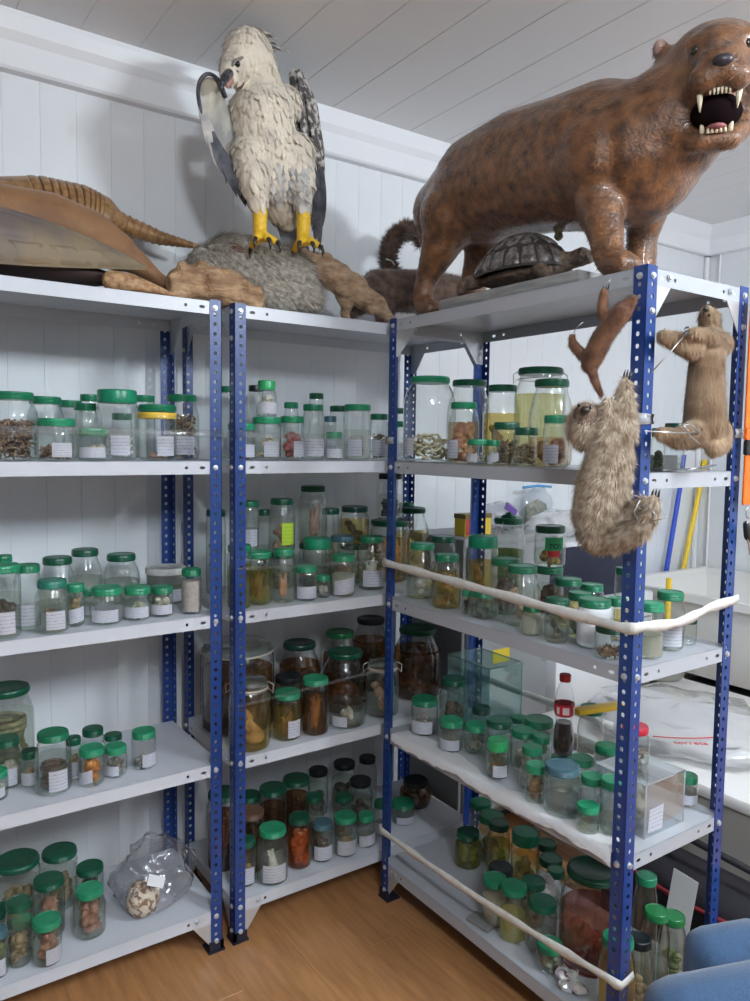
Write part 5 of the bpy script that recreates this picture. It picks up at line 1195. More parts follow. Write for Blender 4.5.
# ---- pale brown sloth on the end of the right rack
M_s2 = mat('fawn_fur', (.20, .12, .065), .9, col2=(.40, .275, .17), scale=16, lo=.35, hi=.65, sheen=.3)
s2 = thing('mounted_fawn_anteater', 'fawn furry animal hanging on the end of the right rack', 'animal', (.66, -.97, 1.41))
b = MB(); b.chain([((0.6724,-0.975,1.6831), .021), ((0.6671,-0.975,1.6579), .025), ((0.671,-0.972,1.6254), .036), ((0.6711,-0.97,1.5735), .037), ((0.6724,-0.97,1.5107), .042), ((0.676,-0.97,1.4666), .045)], 14)
b.chain([((0.6484,-0.985,1.6876), .023), ((0.6321,-0.99,1.6994), .013)], 10)
b.chain([((0.6131,-0.972,1.6288), .028), ((0.5713,-0.965,1.6361), .020), ((0.5382,-0.955,1.6441), .014)], 12)
b.chain([((0.6966,-0.985,1.6387), .026), ((0.6199,-1,1.6508), .016), ((0.5678,-1,1.6499), .010)], 12)
b.chain([((0.6372,-0.97,1.4489), .030), ((0.5856,-0.965,1.4397), .022), ((0.545,-0.955,1.4493), .014)], 12)
b.chain([((0.7138,-0.975,1.4546), .032), ((0.7021,-0.99,1.431), .024), ((0.6686,-0.995,1.4202), .018)], 12)
b2 = b.remesh(.0045, 5); b2.build('body', M_s2, s2); fur(s2, b2, 18000, .014, .0018, (0, 0, -1), M_s2, 12, .22, 'fur', .25)
MB().ball((0.6092,-1.002,1.6993), (.008, .006, .006), 10, 7).build('nose', M_claw, s2)
for q in (702, 711): MB().ball((-0.6778,-1.005,1.8695) if False else (V3((0.6069,-1.004,1.6869))+V3(((q-706)*.0021, 0, 0))), .003, 8, 6).build('eye', M_eye, s2)
claws(s2, (0.548,-1.004,1.6495), (-.8, -.1, -.3), 3, .018, .0024, (0, 0, 1))
MB().tube([(0.5541,-1,1.6505), (0.5189,-0.99,1.6114), (0.4789,-0.975,1.567)], .0015, 5).build('hanging_wire', M_wire, s2)
MB().tube([(0.4295,-1,1.4506), (0.5422,-1,1.449), (0.6109,-1,1.4524)], .0015, 5).build('hanging_wire', M_wire, s2)
MB().tube([(0.5969,-1.01,1.4279), (0.5534,-1.015,1.4433), (0.5316,-1.015,1.4644), (0.5516,-1.015,1.4669), (0.5874,-1.015,1.4479)], .0015, 5).build('hanging_wire', M_wire, s2)

# ---- small reddish animal under the shelf edge
M_s3 = mat('red_brown_fur', (.12, .05, .026), .85, col2=(.27, .125, .065), scale=30, sheen=.2)
s3 = thing('mounted_small_anteater', 'small reddish brown animal hanging head up beside the corner post', 'animal', (.475, -.85, 1.52))
b = MB(); b.chain([((0.478,-0.8997,1.6926), .020), ((0.474,-0.8793,1.6707), .021), ((0.47,-0.8585,1.6442), .022), ((0.468,-0.841,1.6107), .022), ((0.468,-0.8314,1.5929), .019)], 12)
b.chain([((0.482,-0.9013,1.6968), .018), ((0.486,-0.9167,1.715), .012)], 10)
b.chain([((0.47,-0.8772,1.6746), .015), ((0.466,-0.8592,1.7007), .011), ((0.464,-0.8642,1.7362), .0085)], 10)
b.chain([((0.468,-0.8364,1.5966), .016), ((0.466,-0.8053,1.62), .0115), ((0.464,-0.7872,1.6384), .010), ((0.464,-0.7839,1.6536), .007)], 10)
b.chain([((0.468,-0.834,1.5927), .013), ((0.47,-0.8415,1.5632), .009), ((0.472,-0.8594,1.5291), .006)], 10)
b3 = b.remesh(.003, 4); b3.build('body', M_s3, s3); fur(s3, b3, 9000, .011, .0015, (0, 0, -1), M_s3, 13, .25, 'fur', .3)
claws(s3, (0.464,-0.8666,1.7398), (.2, -.2, 1), 3, .012, .0018); claws(s3, (0.464,-0.7839,1.6515), (.3, .1, 1), 3, .010, .0018)
MB().tube([(0.464,-0.8664,1.7439), (0.464,-0.871,1.7532), (0.47,-0.8758,1.7612)], .0009, 5).build('hanging_wire', M_wire, s3)
MB().tube([(0.464,-0.7838,1.6557), (0.464,-0.7966,1.6733), (0.47,-0.8073,1.6831)], .0009, 5).build('hanging_wire', M_wire, s3)

# ================================================================== straps, tape, odds and ends on the shelves
M_strap = mat('white_strap', (.78, .77, .74), .55, col2=(.68, .67, .63), scale=40, bump=.15, bscale=200)
def band(pts, hgt, th, m, name, label, cat, group=None, twist=0):
    """flat band through points, hgt tall, folded slightly"""
    mb = MB(); pts = [V3(p) for p in pts]; n = len(pts); vs = []
    for i, p in enumerate(pts):
        d = pts[min(i+1, n-1)]-pts[max(i-1, 0)]; d.z = 0; d = d.normalized() if d.length > 1e-6 else V3((1, 0, 0)); nn = V3((d.y, -d.x, 0))
        h = hgt*(1+.18*math.sin(i*1.7)); s = twist*math.sin(i*2.3)*.003
        for k, t in ((-.5, 0), (0, .003), (.5, 0)): vs.append(p+V3((0, 0, h*k))+nn*(t+s*k))
        for k, t in ((.5, th), (0, th+.003), (-.5, th)): vs.append(p+V3((0, 0, h*k))+nn*(t+s*k))
    fs = [(i*6+k, (i+1)*6+k, (i+1)*6+(k+1) % 6, i*6+(k+1) % 6) for i in range(n-1) for k in range(6)]
    fs += [tuple(range(6)), tuple((n-1)*6+k for k in range(5, -1, -1))]
    mb.add(vs, fs); return solo(mb, name, m, label, cat, group)
def lerp(a, b, n): return [V3(a).lerp(V3(b), i/n) for i in range(n+1)]
xs = R0-.0075
e = .008
P3 = [(R0+.02, Y0+.004, 1.062), (xs, Y0+.002, 1.060)]+lerp((xs, Y0-.02, 1.060), (xs, YE+.03, 1.040), 16)+[(xs, YE+.004, 1.042), (xs+.004, YE-e, 1.044), (R0+.02, YE-e-.001, 1.046)]
P3 += [V3((R0+.04, YE-e, 1.044)).lerp(V3((RE-.02, YE-e, 1.064)), i/10)+V3((0, 0, -.012*math.sin(PI*min(1, i/7)))) for i in range(11)]+[(RE+.006, YE-.006, 1.066)]
band(P3, .023, .0014, M_strap, 'white_strap', 'white strap tied round the right rack above its third shelf', 'strap', 'white straps on the right rack', 1)
P5 = [(R0+.02, Y0+.004, .224), (xs, Y0+.002, .222)]+[V3((xs, Y0-.02, .220)).lerp(V3((xs, YE+.03, .262)), i/16)+V3((0, 0, -.012*math.sin(PI*i/16))) for i in range(17)]+[(xs, YE+.004, .262), (xs+.004, YE-e, .262), (R0+.034, YE-e-.001, .272)]
band(P5, .021, .0014, M_strap, 'white_strap', 'white strap tied round the right rack above its bottom shelf', 'strap', 'white straps on the right rack', 1)
band(lerp((RE+.006, Y0-.02, .645), (RE+.006, -.60, .648), 8), .022, .0014, M_strap, 'white_strap', 'white strap along the back of the right rack, fourth shelf', 'strap', 'white straps on the right rack')
M_tape = clear('clear_tape', (.96, .965, .97), .06, diff=.05, dcol=(.8, .82, .85))
band(lerp((-.86, -.008, 1.440), (.0, -.008, 1.440), 8), .020, .0003, M_tape, 'clear_tape', 'clear tape across the second shelf of the left rack', 'tape', 'clear tapes across the shelf fronts')
band(lerp((.040, -.008, 1.438), (R0-.02, -.008, 1.438), 8), .016, .0003, M_tape, 'clear_tape', 'clear tape across the second shelf of the middle rack', 'tape', 'clear tapes across the shelf fronts')
band(lerp((.040, -.008, 1.074), (R0-.02, -.008, 1.060), 8), .008, .0003, M_tape, 'clear_tape', 'thin clear tape across the third shelf of the middle rack', 'tape', 'clear tapes across the shelf fronts')
band(lerp((.040, -.008, .690), (R0-.02, -.008, .715), 8), .008, .0003, M_tape, 'clear_tape', 'thin clear tape across the fourth shelf of the middle rack', 'tape', 'clear tapes across the shelf fronts')
M_tapew = clear('milky_tape', (.8, .82, .84), .2, diff=.6, dcol=(.8, .82, .85))
for (x, y, z, lab) in ((R0, YE, 1.478, 'milky tape wrapped on the front corner post of the right rack'), (RE, YE, 1.455, 'milky tape wrapped on the far corner post of the right rack'), (R0, Y0, 1.430, 'milky tape wrapped on the inner post of the right rack')):
    sx = 1 if x == R0 else -1; sy = 1 if y == YE else -1
    band([(x+sx*.036, y-sy*.004, z), (x-sx*.004, y-sy*.004, z), (x-sx*.004, y+sy*.036, z)], .020, .0006, M_tapew, 'tape_wrap', lab, 'tape', 'tape wraps on the posts')
# crumpled liner over the edge of the fourth shelf, right rack
rnd = random.Random(3); mb = MB(); vs = []; ny = 40
for i in range(ny+1):
    u = i/ny; y = Y0-.05+(YE+.03-Y0+.05)*u
    wv = .006*math.sin(u*23)+.004*math.sin(u*51)
    z = SH[3]+.0016
    row = [(.055+.02*math.sin(u*9)+wv, 0), (.030, .0015+.002*abs(math.sin(u*31))), (.010, .003+.004*abs(math.sin(u*17+1))*u), (-.0065, .001+.004*u), (-.0085, -.008-.012*abs(math.sin(u*7+.6))-.008*rnd.random())]
    for dx, dz in row: vs.append((R0+dx, y, z+dz))
for i in range(ny):
    for k in range(4): mb.add([], []); mb.f.append((i*5+k, (i+1)*5+k, (i+1)*5+k+1, i*5+k+1))
mb.v = vs
solo(mb, 'shelf_liner', mat('white_liner', (.74, .74, .76), .45, bump=.3, bscale=60), 'crumpled white liner over the edge of the fourth shelf, right rack', 'liner')
# clear glass tank, fourth shelf of the right rack
def open_box(root, x0, x1, y0, y1, z0, z1, th, m, lid=False):
    for nm, q in (('pane', (x0, x1, y0, y0+th, z0, z1)), ('pane', (x0, x1, y1-th, y1, z0, z1)), ('pane', (x0, x0+th, y0+th, y1-th, z0, z1)), ('pane', (x1-th, x1, y0+th, y1-th, z0, z1)), ('base', (x0+th, x1-th, y0+th, y1-th, z0, z0+th))):
        MB().box(*q).build(nm, m, root, False)
    if lid: MB().box(x0-.001, x1+.001, y0-.001, y1+.001, z1, z1+th).build('lid', m, root, False)
M_tank = clear('greenish_glass', (.80, .90, .89), .03, diff=.05, dcol=(.5, .7, .68), ior=1.5)
tk = thing('glass_tank', 'small rectangular greenish glass tank at the back of the fourth shelf', 'tank', (.80, -.17, SH[3]+.001))
open_box(tk, .735, .872, -.275, -.085, SH[3]+.001, SH[3]+.215, .003, M_tank)
eg = MB(); r_ = .0022
for x in (.735, .872):
    for y in (-.275, -.085): eg.tube([(x, y, SH[3]+.003), (x, y, SH[3]+.215)], r_, 6)
for y in (-.275, -.085): eg.tube([(.735, y, SH[3]+.215), (.872, y, SH[3]+.215)], r_, 6)
for x in (.735, .872): eg.tube([(x, -.275, SH[3]+.215), (x, -.085, SH[3]+.215)], r_, 6)
eg.build('edge', clear('glass_edge', (.55, .75, .72), .1, diff=.35, dcol=(.45, .72, .68)), tk)
# clear acrylic box with a label, and a red-capped jar on it
M_acr = clear('acrylic', (.92, .94, .95), .04, diff=.07, dcol=(.85, .87, .88), ior=1.49)
ab = thing('acrylic_box', 'clear acrylic box with paper label at the front corner of the fourth shelf', 'box', (.70, -.83, SH[3]+.001))
AX0, AX1, AY0, AY1, AZ1 = .625, .772, -.90, -.76, .664
open_box(ab, AX0, AX1, AY0, AY1, SH[3]+.001, AZ1, .003, M_acr, True)
eg = MB()
for x in (AX0, AX1):
    for y in (AY0, AY1): eg.tube([(x, y, SH[3]+.003), (x, y, AZ1)], .0017, 6)
for y in (AY0, AY1): eg.tube([(AX0, y, AZ1), (AX1, y, AZ1)], .0017, 6)
for x in (AX0, AX1): eg.tube([(x, AY0, AZ1), (x, AY1, AZ1)], .0017, 6)
eg.build('edge', clear('acrylic_edge', (.8, .82, .83), .1, diff=.5, dcol=(.85, .87, .88)), ab)
vs = [(.636, AY0-.0008, SH[3]+.012), (.690, AY0-.0008, SH[3]+.010), (.692, AY0-.0008, SH[3]+.068), (.640, AY0-.0008, SH[3]+.066)]
o = MB().add(vs, [(0, 1, 2, 3)]).build('paper_label', M_paper, ab, False); l = o.data.uv_layers.new(name='uv')
for lo, uvc in zip(o.data.loops, ((0, 0), (1, 0), (1, 1), (0, 1))): l.data[lo.index].uv = uvc
sk = MB(); sk.chain([((.68, -.84, SH[3]+.045), .022), ((.70, -.82, SH[3]+.075), .016), ((.67, -.83, SH[3]+.100), .010)], 10); sk.chain([((.68, -.84, SH[3]+.03), .02), ((.71, -.82, SH[3]+.015), .012)], 8)
solo(sk.remesh(.004, 2, .004, 90), 'dried_specimen', mat('brown_dried_specimen', (.16, .10, .06), .7, col2=(.62, .55, .45), scale=40), 'brown dried specimen inside the acrylic box', 'specimen')
rj = thing('red_capped_jar', 'clear jar with a red screw cap standing on the acrylic box', 'jar', (.695, -.815, AZ1+.0035))
rx, ry, rz, rr = .695, -.815, AZ1+.0035, .034
MB().lathe(rx, ry, rz, [(0, .004), (rr*.85, .001), (rr, .010), (rr, .055), (rr*.92, .070), (rr*.80, .076), (rr*.80, .088)], 24).build('glass_body', M_glass, rj)
MB().lathe(rx, ry, rz+.078, [(0, .001), (rr*.86, 0), (rr*.90, .003), (rr*.90, .014), (rr*.84, .017), (0, .0165)], 28).build('lid', lidmat('red_lid', (.55, .025, .05)), rj, True, .7)
inside('bits', rx, ry, rz+.004, rr*.8, .03, random.Random(5)).build('specimen', CONT['bits_grey'][1], rj)
# cola bottle standing on a jar lid
best = min((a for a in JARS if a[0] == 'C' and a[1] == 4), key=lambda a: (a[3]-.674)**2+(a[4]+.62)**2)
bx, by, bz = best[3], best[4], best[5]+best[7]+.0006
cb = thing('cola_bottle', 'half full cola bottle with red cap and red label', 'bottle', (bx, by, bz))
br = .0265
MB().lathe(bx, by, bz, [(0, .006), (br*.62, .001), (br*.86, .006), (br*.98, .022), (br, .045), (br*.93, .068), (br*.80, .090), (br*.80, .098), (br*.90, .112), (br*.96, .128), (br*.93, .150), (br*.74, .172), (br*.48, .190), (br*.42, .196), (br*.42, .210)], 24).build('plastic_body', clear('bottle_plastic', (.95, .95, .96), .05, ior=1.5), cb)
MB().lathe(bx, by, bz, [(0, .008), (br*.80, .008), (br*.93, .022), (br*.95, .045), (br*.88, .068), (br*.75, .090), (0, .090)], 20).build('cola', mat('cola_drink', (.012, .005, .006), .15, spec=.6), cb, True, .7)
lb = MB().lathe(bx, by, bz, [(br*.83, .108), (br*.935, .113), (br*.985, .128), (br*.975, .140)], 28); lb.f = [f for f in lb.f if len(f) == 4]
lbo = lb.build('label', mat('red_bottle_label', (.50, .015, .03), .35), cb)
for a_, hw_ in ((-2.25, .32), (-1.25, .18), (-3.05, .16)): curved(cb, 'label_print', mat('pale_label_print', (.70, .55, .55), .5), bx, by, br*1.0, a_, hw_, bz+.116, bz+.134)
MB().lathe(bx, by, bz+.196, [(0, .001), (br*.52, 0), (br*.55, .002), (br*.55, .017), (br*.50, .0185), (0, .0185)], 22).build('cap', lidmat('red_cap', (.50, .012, .025)), cb, True, .7)
# yellow strip of a hand saw lying on jar lids
top = max(a[5]+a[7] for a in JARS if a[0] == 'C' and a[1] == 4 and -.72 < a[4] < -.52 and a[3] > .70)
yb = bevel(MB().obox((.80, -.625, top+.008), .075, .016, .007, Matrix.Rotation(-.22, 3, 'Z')), .003, 2)
solo(yb, 'yellow_bar', mat('yellow_plastic', (.85, .55, .03), .4), 'yellow plastic bar lying across jar lids near the corner post', 'tool')
# snack wrapper, paper, small tray on the bottom shelf
def crumple(c, rx_, ry_, rz_, seed, sub=18, amp=.5):
    mb = MB(); mb.ball(c, (rx_, ry_, rz_), sub, sub//2+2); s = V3((seed*3.1, seed, 0)); c = V3(c); out = []
    for v in mb.v:
        d = V3(v)-c; k = 1+amp*mnoise.noise(d*28+s)+amp*.5*mnoise.noise(d*70+s); out.append(tuple(c+d*k))
    z0 = c.z-rz_; mb.v = [(v[0], v[1], max(v[2], z0)) for v in out]; return mb
solo(crumple((.560, -.755, SH[4]+.022), .026, .042, .020, 2, 22, .9), 'snack_wrapper', mat('foil_wrapper', (.72, .72, .74), .28, .5, col2=(.14, .03, .03), scale=26, lo=.52, hi=.56), 'crumpled silver and brown snack wrapper on the bottom shelf', 'wrapper', smooth=False)
solo(crumple((.715, -.545, SH[4]+.095), .026, .024, .03, 5, 16, .6), 'crumpled_tissue', mat('white_tissue', (.76, .76, .77), .8), 'crumpled white tissue among the bottom shelf jars', 'tissue', smooth=False)
solo(bevel(MB().obox((.556, -.455, SH[4]+.0075), .022, .038, .006, Matrix.Rotation(.15, 3, 'Z')), .002, 1), 'small_tray', mat('grey_tray', (.22, .22, .22), .5), 'flat grey tray behind the lowest strap', 'tray', smooth=False)
tc2 = thing('paper_card', 'tall white paper card standing behind the bottom shelf jars of the right rack', 'paper', (.858, -.845, SH[4]))
MB().obox((.858, -.845, SH[4]+.118), .0012, .034, .116, Matrix.Rotation(.10, 3, 'Y')@Matrix.Rotation(.08, 3, 'X')).build('card', mat('white_card', (.74, .75, .77), .7), tc2, False)
# grey box, flat steel tools on second shelf of the right rack
solo(bevel(MB().box(.655, .715, -.885, -.83, SH[1]+.001, SH[1]+.036), .003, 1), 'plastic_box', mat('grey_plastic_box', (.42, .45, .44), .35), 'small grey plastic box at the end of the second shelf', 'box', smooth=False)
for k, (a_, c_) in enumerate((((.62, -.912, SH[1]+.004), (.80, -.905, SH[1]+.008)), ((.70, -.915, SH[1]+.004), (.855, -.890, SH[1]+.014)))):
    solo(MB().tube([a_, c_], [.0028, .004], 6, flat=((0, 0, 1), .6)), 'steel_tweezers', M_wire, ['long steel tweezers lying at the end of the second shelf', 'steel tweezers tilted up at the end of the second shelf'][k], 'tool', 'tweezers on the second shelf')
# plastic bag with a pale nest, bottom shelf of the left rack
M_bag = clear('plastic_bag', (.90, .90, .91), .12, diff=.10, dcol=(.75, .75, .77), ior=1.5)
ns = MB().ball((-.195, .085, SH[4]+.052), (.046, .042, .050), 22, 14, None, .05, 3)
solo(ns, 'wasp_nest', mat('mottled_nest', (.66, .58, .48), .8, col2=(.26, .16, .10), scale=70, lo=.48, hi=.56, bump=.5, bscale=120), 'pale mottled nest inside the plastic bag', 'nest')
mb = MB(); NU, NV = 40, 22; vs = []
for j in range(NV+1):
    v = j/NV
    for i in range(NU):
        a = 2*PI*i/NU; rx_ = .125*math.sin(PI*(.06+.94*v)*.98)**.55*(1-.25*v); ry_ = .115*math.sin(PI*(.06+.94*v)*.98)**.55*(1-.35*v)
        p = V3((-.155+.03*v+rx_*math.cos(a), .125+.05*v+ry_*math.sin(a), SH[4]+.002+.165*v))
        k = .024*mnoise.noise(p*24)+.012*mnoise.noise(p*60); p = p+V3((math.cos(a), math.sin(a), .6))*k
        vs.append((max(-.30, min(-.012, p.x)), max(.012, p.y), max(SH[4]+.0016, p.z)))
mb.add(vs, [(j*NU+i, j*NU+(i+1) % NU, (j+1)*NU+(i+1) % NU, (j+1)*NU+i) for j in range(NV) for i in range(NU)])
bg = solo(mb, 'plastic_bag', M_bag, 'clear crumpled plastic bag at the end of the left rack bottom shelf', 'bag', smooth=True)
MB().obox((-.175, .035, SH[4]+.118), .022, .001, .015, Matrix.Rotation(-.9, 3, 'X')@Matrix.Rotation(.5, 3, 'Y')).build('paper_note', mat('note_paper', (.8, .8, .82), .7), bg, False)

# ================================================================== behind and beside the right rack
M_gcab = mat('grey_cabinet_paint', (.27, .28, .29), .45)
gc = thing('grey_cabinet', 'plain grey metal cabinet against the wall behind the right rack', 'cabinet', (1.19, .28, 0))
bevel(MB().box(.965, 1.405, .11, .435, .03, 1.085), .004, 1).build('body', M_gcab, gc, False)
MB().box(.975, 1.395, .13, .43, 0, .03).build('plinth', mat('dark_plinth', (.05, .05, .055), .6), gc, False)
bevel(MB().box(.975, 1.395, .094, .110, .06, 1.06), .003, 1).build('door', M_gcab, gc, False)
MB().tube([(1.37, .094, .60), (1.37, .078, .60), (1.37, .078, .72), (1.37, .094, .72)], .005, 8).build('handle', M_zinc, gc)
MB().box(1.10, 1.185, .0915, .094, .620, .670).build('sticker', mat('yellow_sticker', (.70, .52, .03), .5), gc, False)
yb = thing('yellow_carton', 'small yellow and red carton on the grey cabinet', 'box', (1.10, .20, 1.085))
bevel(MB().box(1.02, 1.15, .17, .23, 1.0855, 1.165), .002, 1).build('carton', mat('yellow_carton_card', (.72, .52, .03), .5), yb, False)
MB().box(1.022, 1.085, .1685, .1705, 1.090, 1.150).build('red_print', mat('red_carton_print', (.38, .05, .05), .5), yb, False)
MB().box(1.019, 1.151, .168, .232, 1.150, 1.1665).build('dark_band', mat('dark_carton_band', (.16, .12, .03), .5), yb, False)
fz = thing('white_freezer', 'low white freezer against the wall behind the right rack', 'freezer', (1.70, .26, 0))
bevel(MB().box(1.43, 2.04, .08, .44, .04, .80), .012, 2).build('body', mat('white_enamel', (.78, .79, .81), .3), fz, True, .6)
for k in range(5): MB().box(1.86, 2.02, .0785, .082, .60+.022*k, .608+.022*k).build('vent_slot', mat('vent_grey', (.30, .31, .33), .5), fz, False)
MB().box(1.47, 2.0, .1, .42, 0, .04).build('foot', M_boot, fz, False)
nb = thing('navy_crate', 'dark navy storage crate with pale lid on the white freezer', 'crate', (1.65, .25, .80))
bevel(MB().box(1.415, 1.93, .12, .40, .801, 1.02), .008, 2).build('crate_body', mat('navy_plastic', (.006, .009, .032), .45), nb, True, .6)
bevel(MB().box(1.405, 1.94, .11, .41, 1.02, 1.04), .004, 1).build('lid', mat('pale_crate_lid', (.70, .72, .74), .4), nb, True, .6)
M_wbag = clear('white_plastic_film', (.85, .85, .86), .2, diff=.85, dcol=(.90, .90, .91))
def softbag(c, rx_, ry_, rz_, seed, amp=.28): return crumple(c, rx_, ry_, rz_, seed, 30, amp)
solo(softbag((1.60, .235, 1.098), .17, .085, .055, 3), 'plastic_bag', M_wbag, 'white plastic bag lying on the navy crate', 'bag')
cbag = solo(softbag((1.295, .27, 1.142), .075, .075, .055, 7), 'plastic_bag', clear('clear_bag_film', (.86, .87, .90), .1, diff=.35, dcol=(.8, .8, .85)), 'clear bag with purple print on the grey cabinet', 'bag')
MB().obox((1.275, .195, 1.175), .032, .003, .012, Matrix.Rotation(.5, 3, 'Y')).build('purple_print', mat('purple_print', (.12, .06, .30), .5), cbag, False)
zb = thing('zip_bag', 'zip bag of greenish brown matter standing above the white bag', 'bag', (1.55, .33, 1.04))
softbag((1.62, .385, 1.142), .10, .03, .10, 9, .12).build('film', clear('zip_film', (.88, .90, .92), .1, diff=.12, dcol=(.8, .85, .88)), zb)
crumple((1.62, .385, 1.125), .075, .020, .06, 4, 20, .3).build('contents', mat('dried_herbs', (.13, .13, .08), .9, col2=(.40, .36, .27), scale=50), zb)
MB().tube([(1.53, .38, 1.243), (1.62, .378, 1.250), (1.70, .38, 1.243)], .006, 6).build('zip', mat('blue_zip', (.08, .30, .62), .4), zb)
# utility sink in the corner
sk = thing('utility_sink', 'big white utility sink in the corner behind the right rack', 'sink', (2.5, -.2, 0))
M_sink = mat('white_sink_plastic', (.76, .75, .73), .35)
SX0, SX1, SY0, SY1, SZ = 2.10, 2.885, -1.05, .37, .80
MB().box(SX0, SX0+.035, SY0, SY1, SZ-.035, SZ).box(SX1-.035, SX1, SY0, SY1, SZ-.035, SZ).box(SX0+.035, SX1-.035, SY0, SY0+.035, SZ-.035, SZ).box(SX0+.035, SX1-.035, SY1-.035, SY1, SZ-.035, SZ).build('rim', M_sink, sk, False)
q = MB(); zt, zb_ = SZ-.034, .44
o_ = [(SX0+.025, SY0+.025), (SX1-.025, SY0+.025), (SX1-.025, SY1-.025), (SX0+.025, SY1-.025)]; i_ = [(SX0+.07, SY0+.07), (SX1-.07, SY0+.07), (SX1-.07, SY1-.07), (SX0+.07, SY1-.07)]
for th_ in (0, .012):
    vs = [(x, y, zt) for x, y in [(a[0]+(.012 if a[0] < 2.5 else -.012)*(th_ > 0), a[1]+(.012 if a[1] < -.3 else -.012)*(th_ > 0)) for a in o_]]+[(x, y, zb_+th_) for x, y in i_]
    q.add(vs, [(k, (k+1) % 4, 4+(k+1) % 4, 4+k) if th_ == 0 else (k, 4+k, 4+(k+1) % 4, (k+1) % 4) for k in range(4)]+[(7, 6, 5, 4) if th_ == 0 else (4, 5, 6, 7)])
q.build('basin', M_sink, sk, False)
for x in (SX0+.10, SX1-.10):
    for y in (SY0+.1, SY1-.1): bevel(MB().box(x-.03, x+.03, y-.03, y+.03, 0, .46), .004, 1).build('leg', M_sink, sk, False)
MB().lathe(2.84, -.10, SZ+.001, [(0, 0), (.022, 0), (.022, .012), (.012, .016), (.012, .12), (0, .12)], 16).tube([(2.84, -.10, SZ+.115), (2.80, -.10, SZ+.15), (2.74, -.10, SZ+.145), (2.72, -.10, SZ+.12)], .010, 8).build('tap', M_zinc, sk)
solo(MB().tube([(2.541,0.405,0.4406), (2.6078,0.405,0.8165), (2.6908,0.405,1.2146), (2.713,0.405,1.384)], [.013, .013, .012, .012], 10), 'broom_handle', mat('blue_handle', (.03, .08, .55), .35), 'blue broom handle leaning in the corner behind the sink', 'broom')
solo(MB().tube([(2.6438,0.405,0.4264), (2.7563,0.405,0.8045), (2.8691,0.405,1.2107), (2.9032,0.405,1.3582)], [.013, .013, .013, .013], 10), 'mop_handle', mat('yellow_handle', (.88, .60, .03), .35), 'yellow mop handle leaning in the corner behind the sink', 'mop')
solo(MB().tube([(2.075, .02, .02), (2.072, .025, .45), (2.068, .03, .86)], [.012, .012, .012], 10), 'yellow_pole', mat('yellow_pole_paint', (.86, .58, .03), .35), 'yellow pole standing beside the white freezer', 'pole')
dk = thing('under_sink_shade', 'dark grey box standing for the shade under the utility sink', 'crate', (2.4, -.30, 0))  # added dark box in place of the shadows below the sink
bevel(MB().box(2.14, 2.70, -.70, .02, .002, .40), .012, 2).build('crate_body', mat('sink_shade_grey', (.045, .047, .052), .5), dk, True, .6)
jg = MB().lathe(1.95, -.03, .30, [(0, .002), (.085, 0), (.095, .015), (.095, .12), (.075, .165), (.03, .20), (.022, .21), (.022, .235), (0, .236)], 20)
# low white table with bags
wt = thing('white_table', 'low white table beside the right rack', 'table', (1.55, -.52, 0))
bevel(MB().box(1.15, 2.02, -1.0, -.06, .425, .465), .012, 2).build('table_top', mat('white_table_top', (.75, .74, .73), .4), wt, True, .6)
MB().box(1.165, 1.18, -.985, -.075, .05, .426).build('side_panel', mat('beige_panel', (.40, .38, .35), .6), wt, False)
for x in (1.205, 1.98):
    for y in (-.96, -.10): bevel(MB().box(x-.018, x+.018, y-.018, y+.018, 0, .426), .003, 1).build('leg', M_zinc, wt, False)
jg.v = [(v[0], v[1], v[2]+.166) for v in jg.v]
solo(jg, 'plastic_jug', clear('milky_jug', (.7, .7, .68), .2, diff=.6, dcol=(.55, .55, .52)), 'translucent plastic jug at the far end of the low table', 'jug')
wb1 = softbag((1.45, -.46, .512), .285, .33, .062, 11, .22)
wb1.v = [(min(v[0], 2.0), v[1], max(v[2], .4665)) for v in wb1.v]; wb1.v = [(max(v[0], 1.155), max(v[1], -.80), v[2]) for v in wb1.v]
b1 = solo(wb1, 'shopping_bag', M_wbag, 'white shopping bag with faint red print heaped on the low table', 'bag')
wb2 = softbag((1.66, -.89, .492), .24, .09, .05, 13, .22); wb2.v = [(v[0], min(v[1], -.805), max(v[2], .4665)) for v in wb2.v]
solo(wb2, 'shopping_bag', M_wbag, 'second white shopping bag spread toward the camera on the table', 'bag')
tx = bpy.data.curves.new('bag_print', 'FONT'); tx.body = 'torreta'; tx.size = .034; tx.extrude = .0005; tx.align_x = 'CENTER'
to = bpy.data.objects.new('bag_print', tx); COL.objects.link(to); dgx = bpy.context.evaluated_depsgraph_get(); dgx.update()
lm = bpy.data.meshes.new_from_object(to.evaluated_get(dgx)); bpy.data.objects.remove(to)
pc = V3((1.1899,-0.6551,0.565)); pu = V3((.80, -.60, 0)).normalized(); pv = V3((.60, .80, 0)).normalized()
def bag_top(p, rad):
    return max([v[2] for v in wb1.v if (v[0]-p.x)**2+(v[1]-p.y)**2 < rad*rad] or [.5])
bl = V3(b1.location); zt_ = bag_top(pc, .10)+.003
for v in lm.vertices:
    q_ = pc+pu*v.co.x+pv*v.co.y; v.co = V3((q_.x, q_.y, zt_+v.co.z))-bl
lm.materials.append(M_rpaper); lo3 = bpy.data.objects.new('bag_print', lm); COL.objects.link(lo3); lo3.parent = b1
pts_ = [tuple(pc+pu*(-.095+.0165*k)+pv*(.048+.00035*(k-5)**2)+V3((0, 0, zt_-pc.z))) for k in range(14)]
MB().tube(pts_, .0018, 5).build('bag_print', M_rpaper, b1)
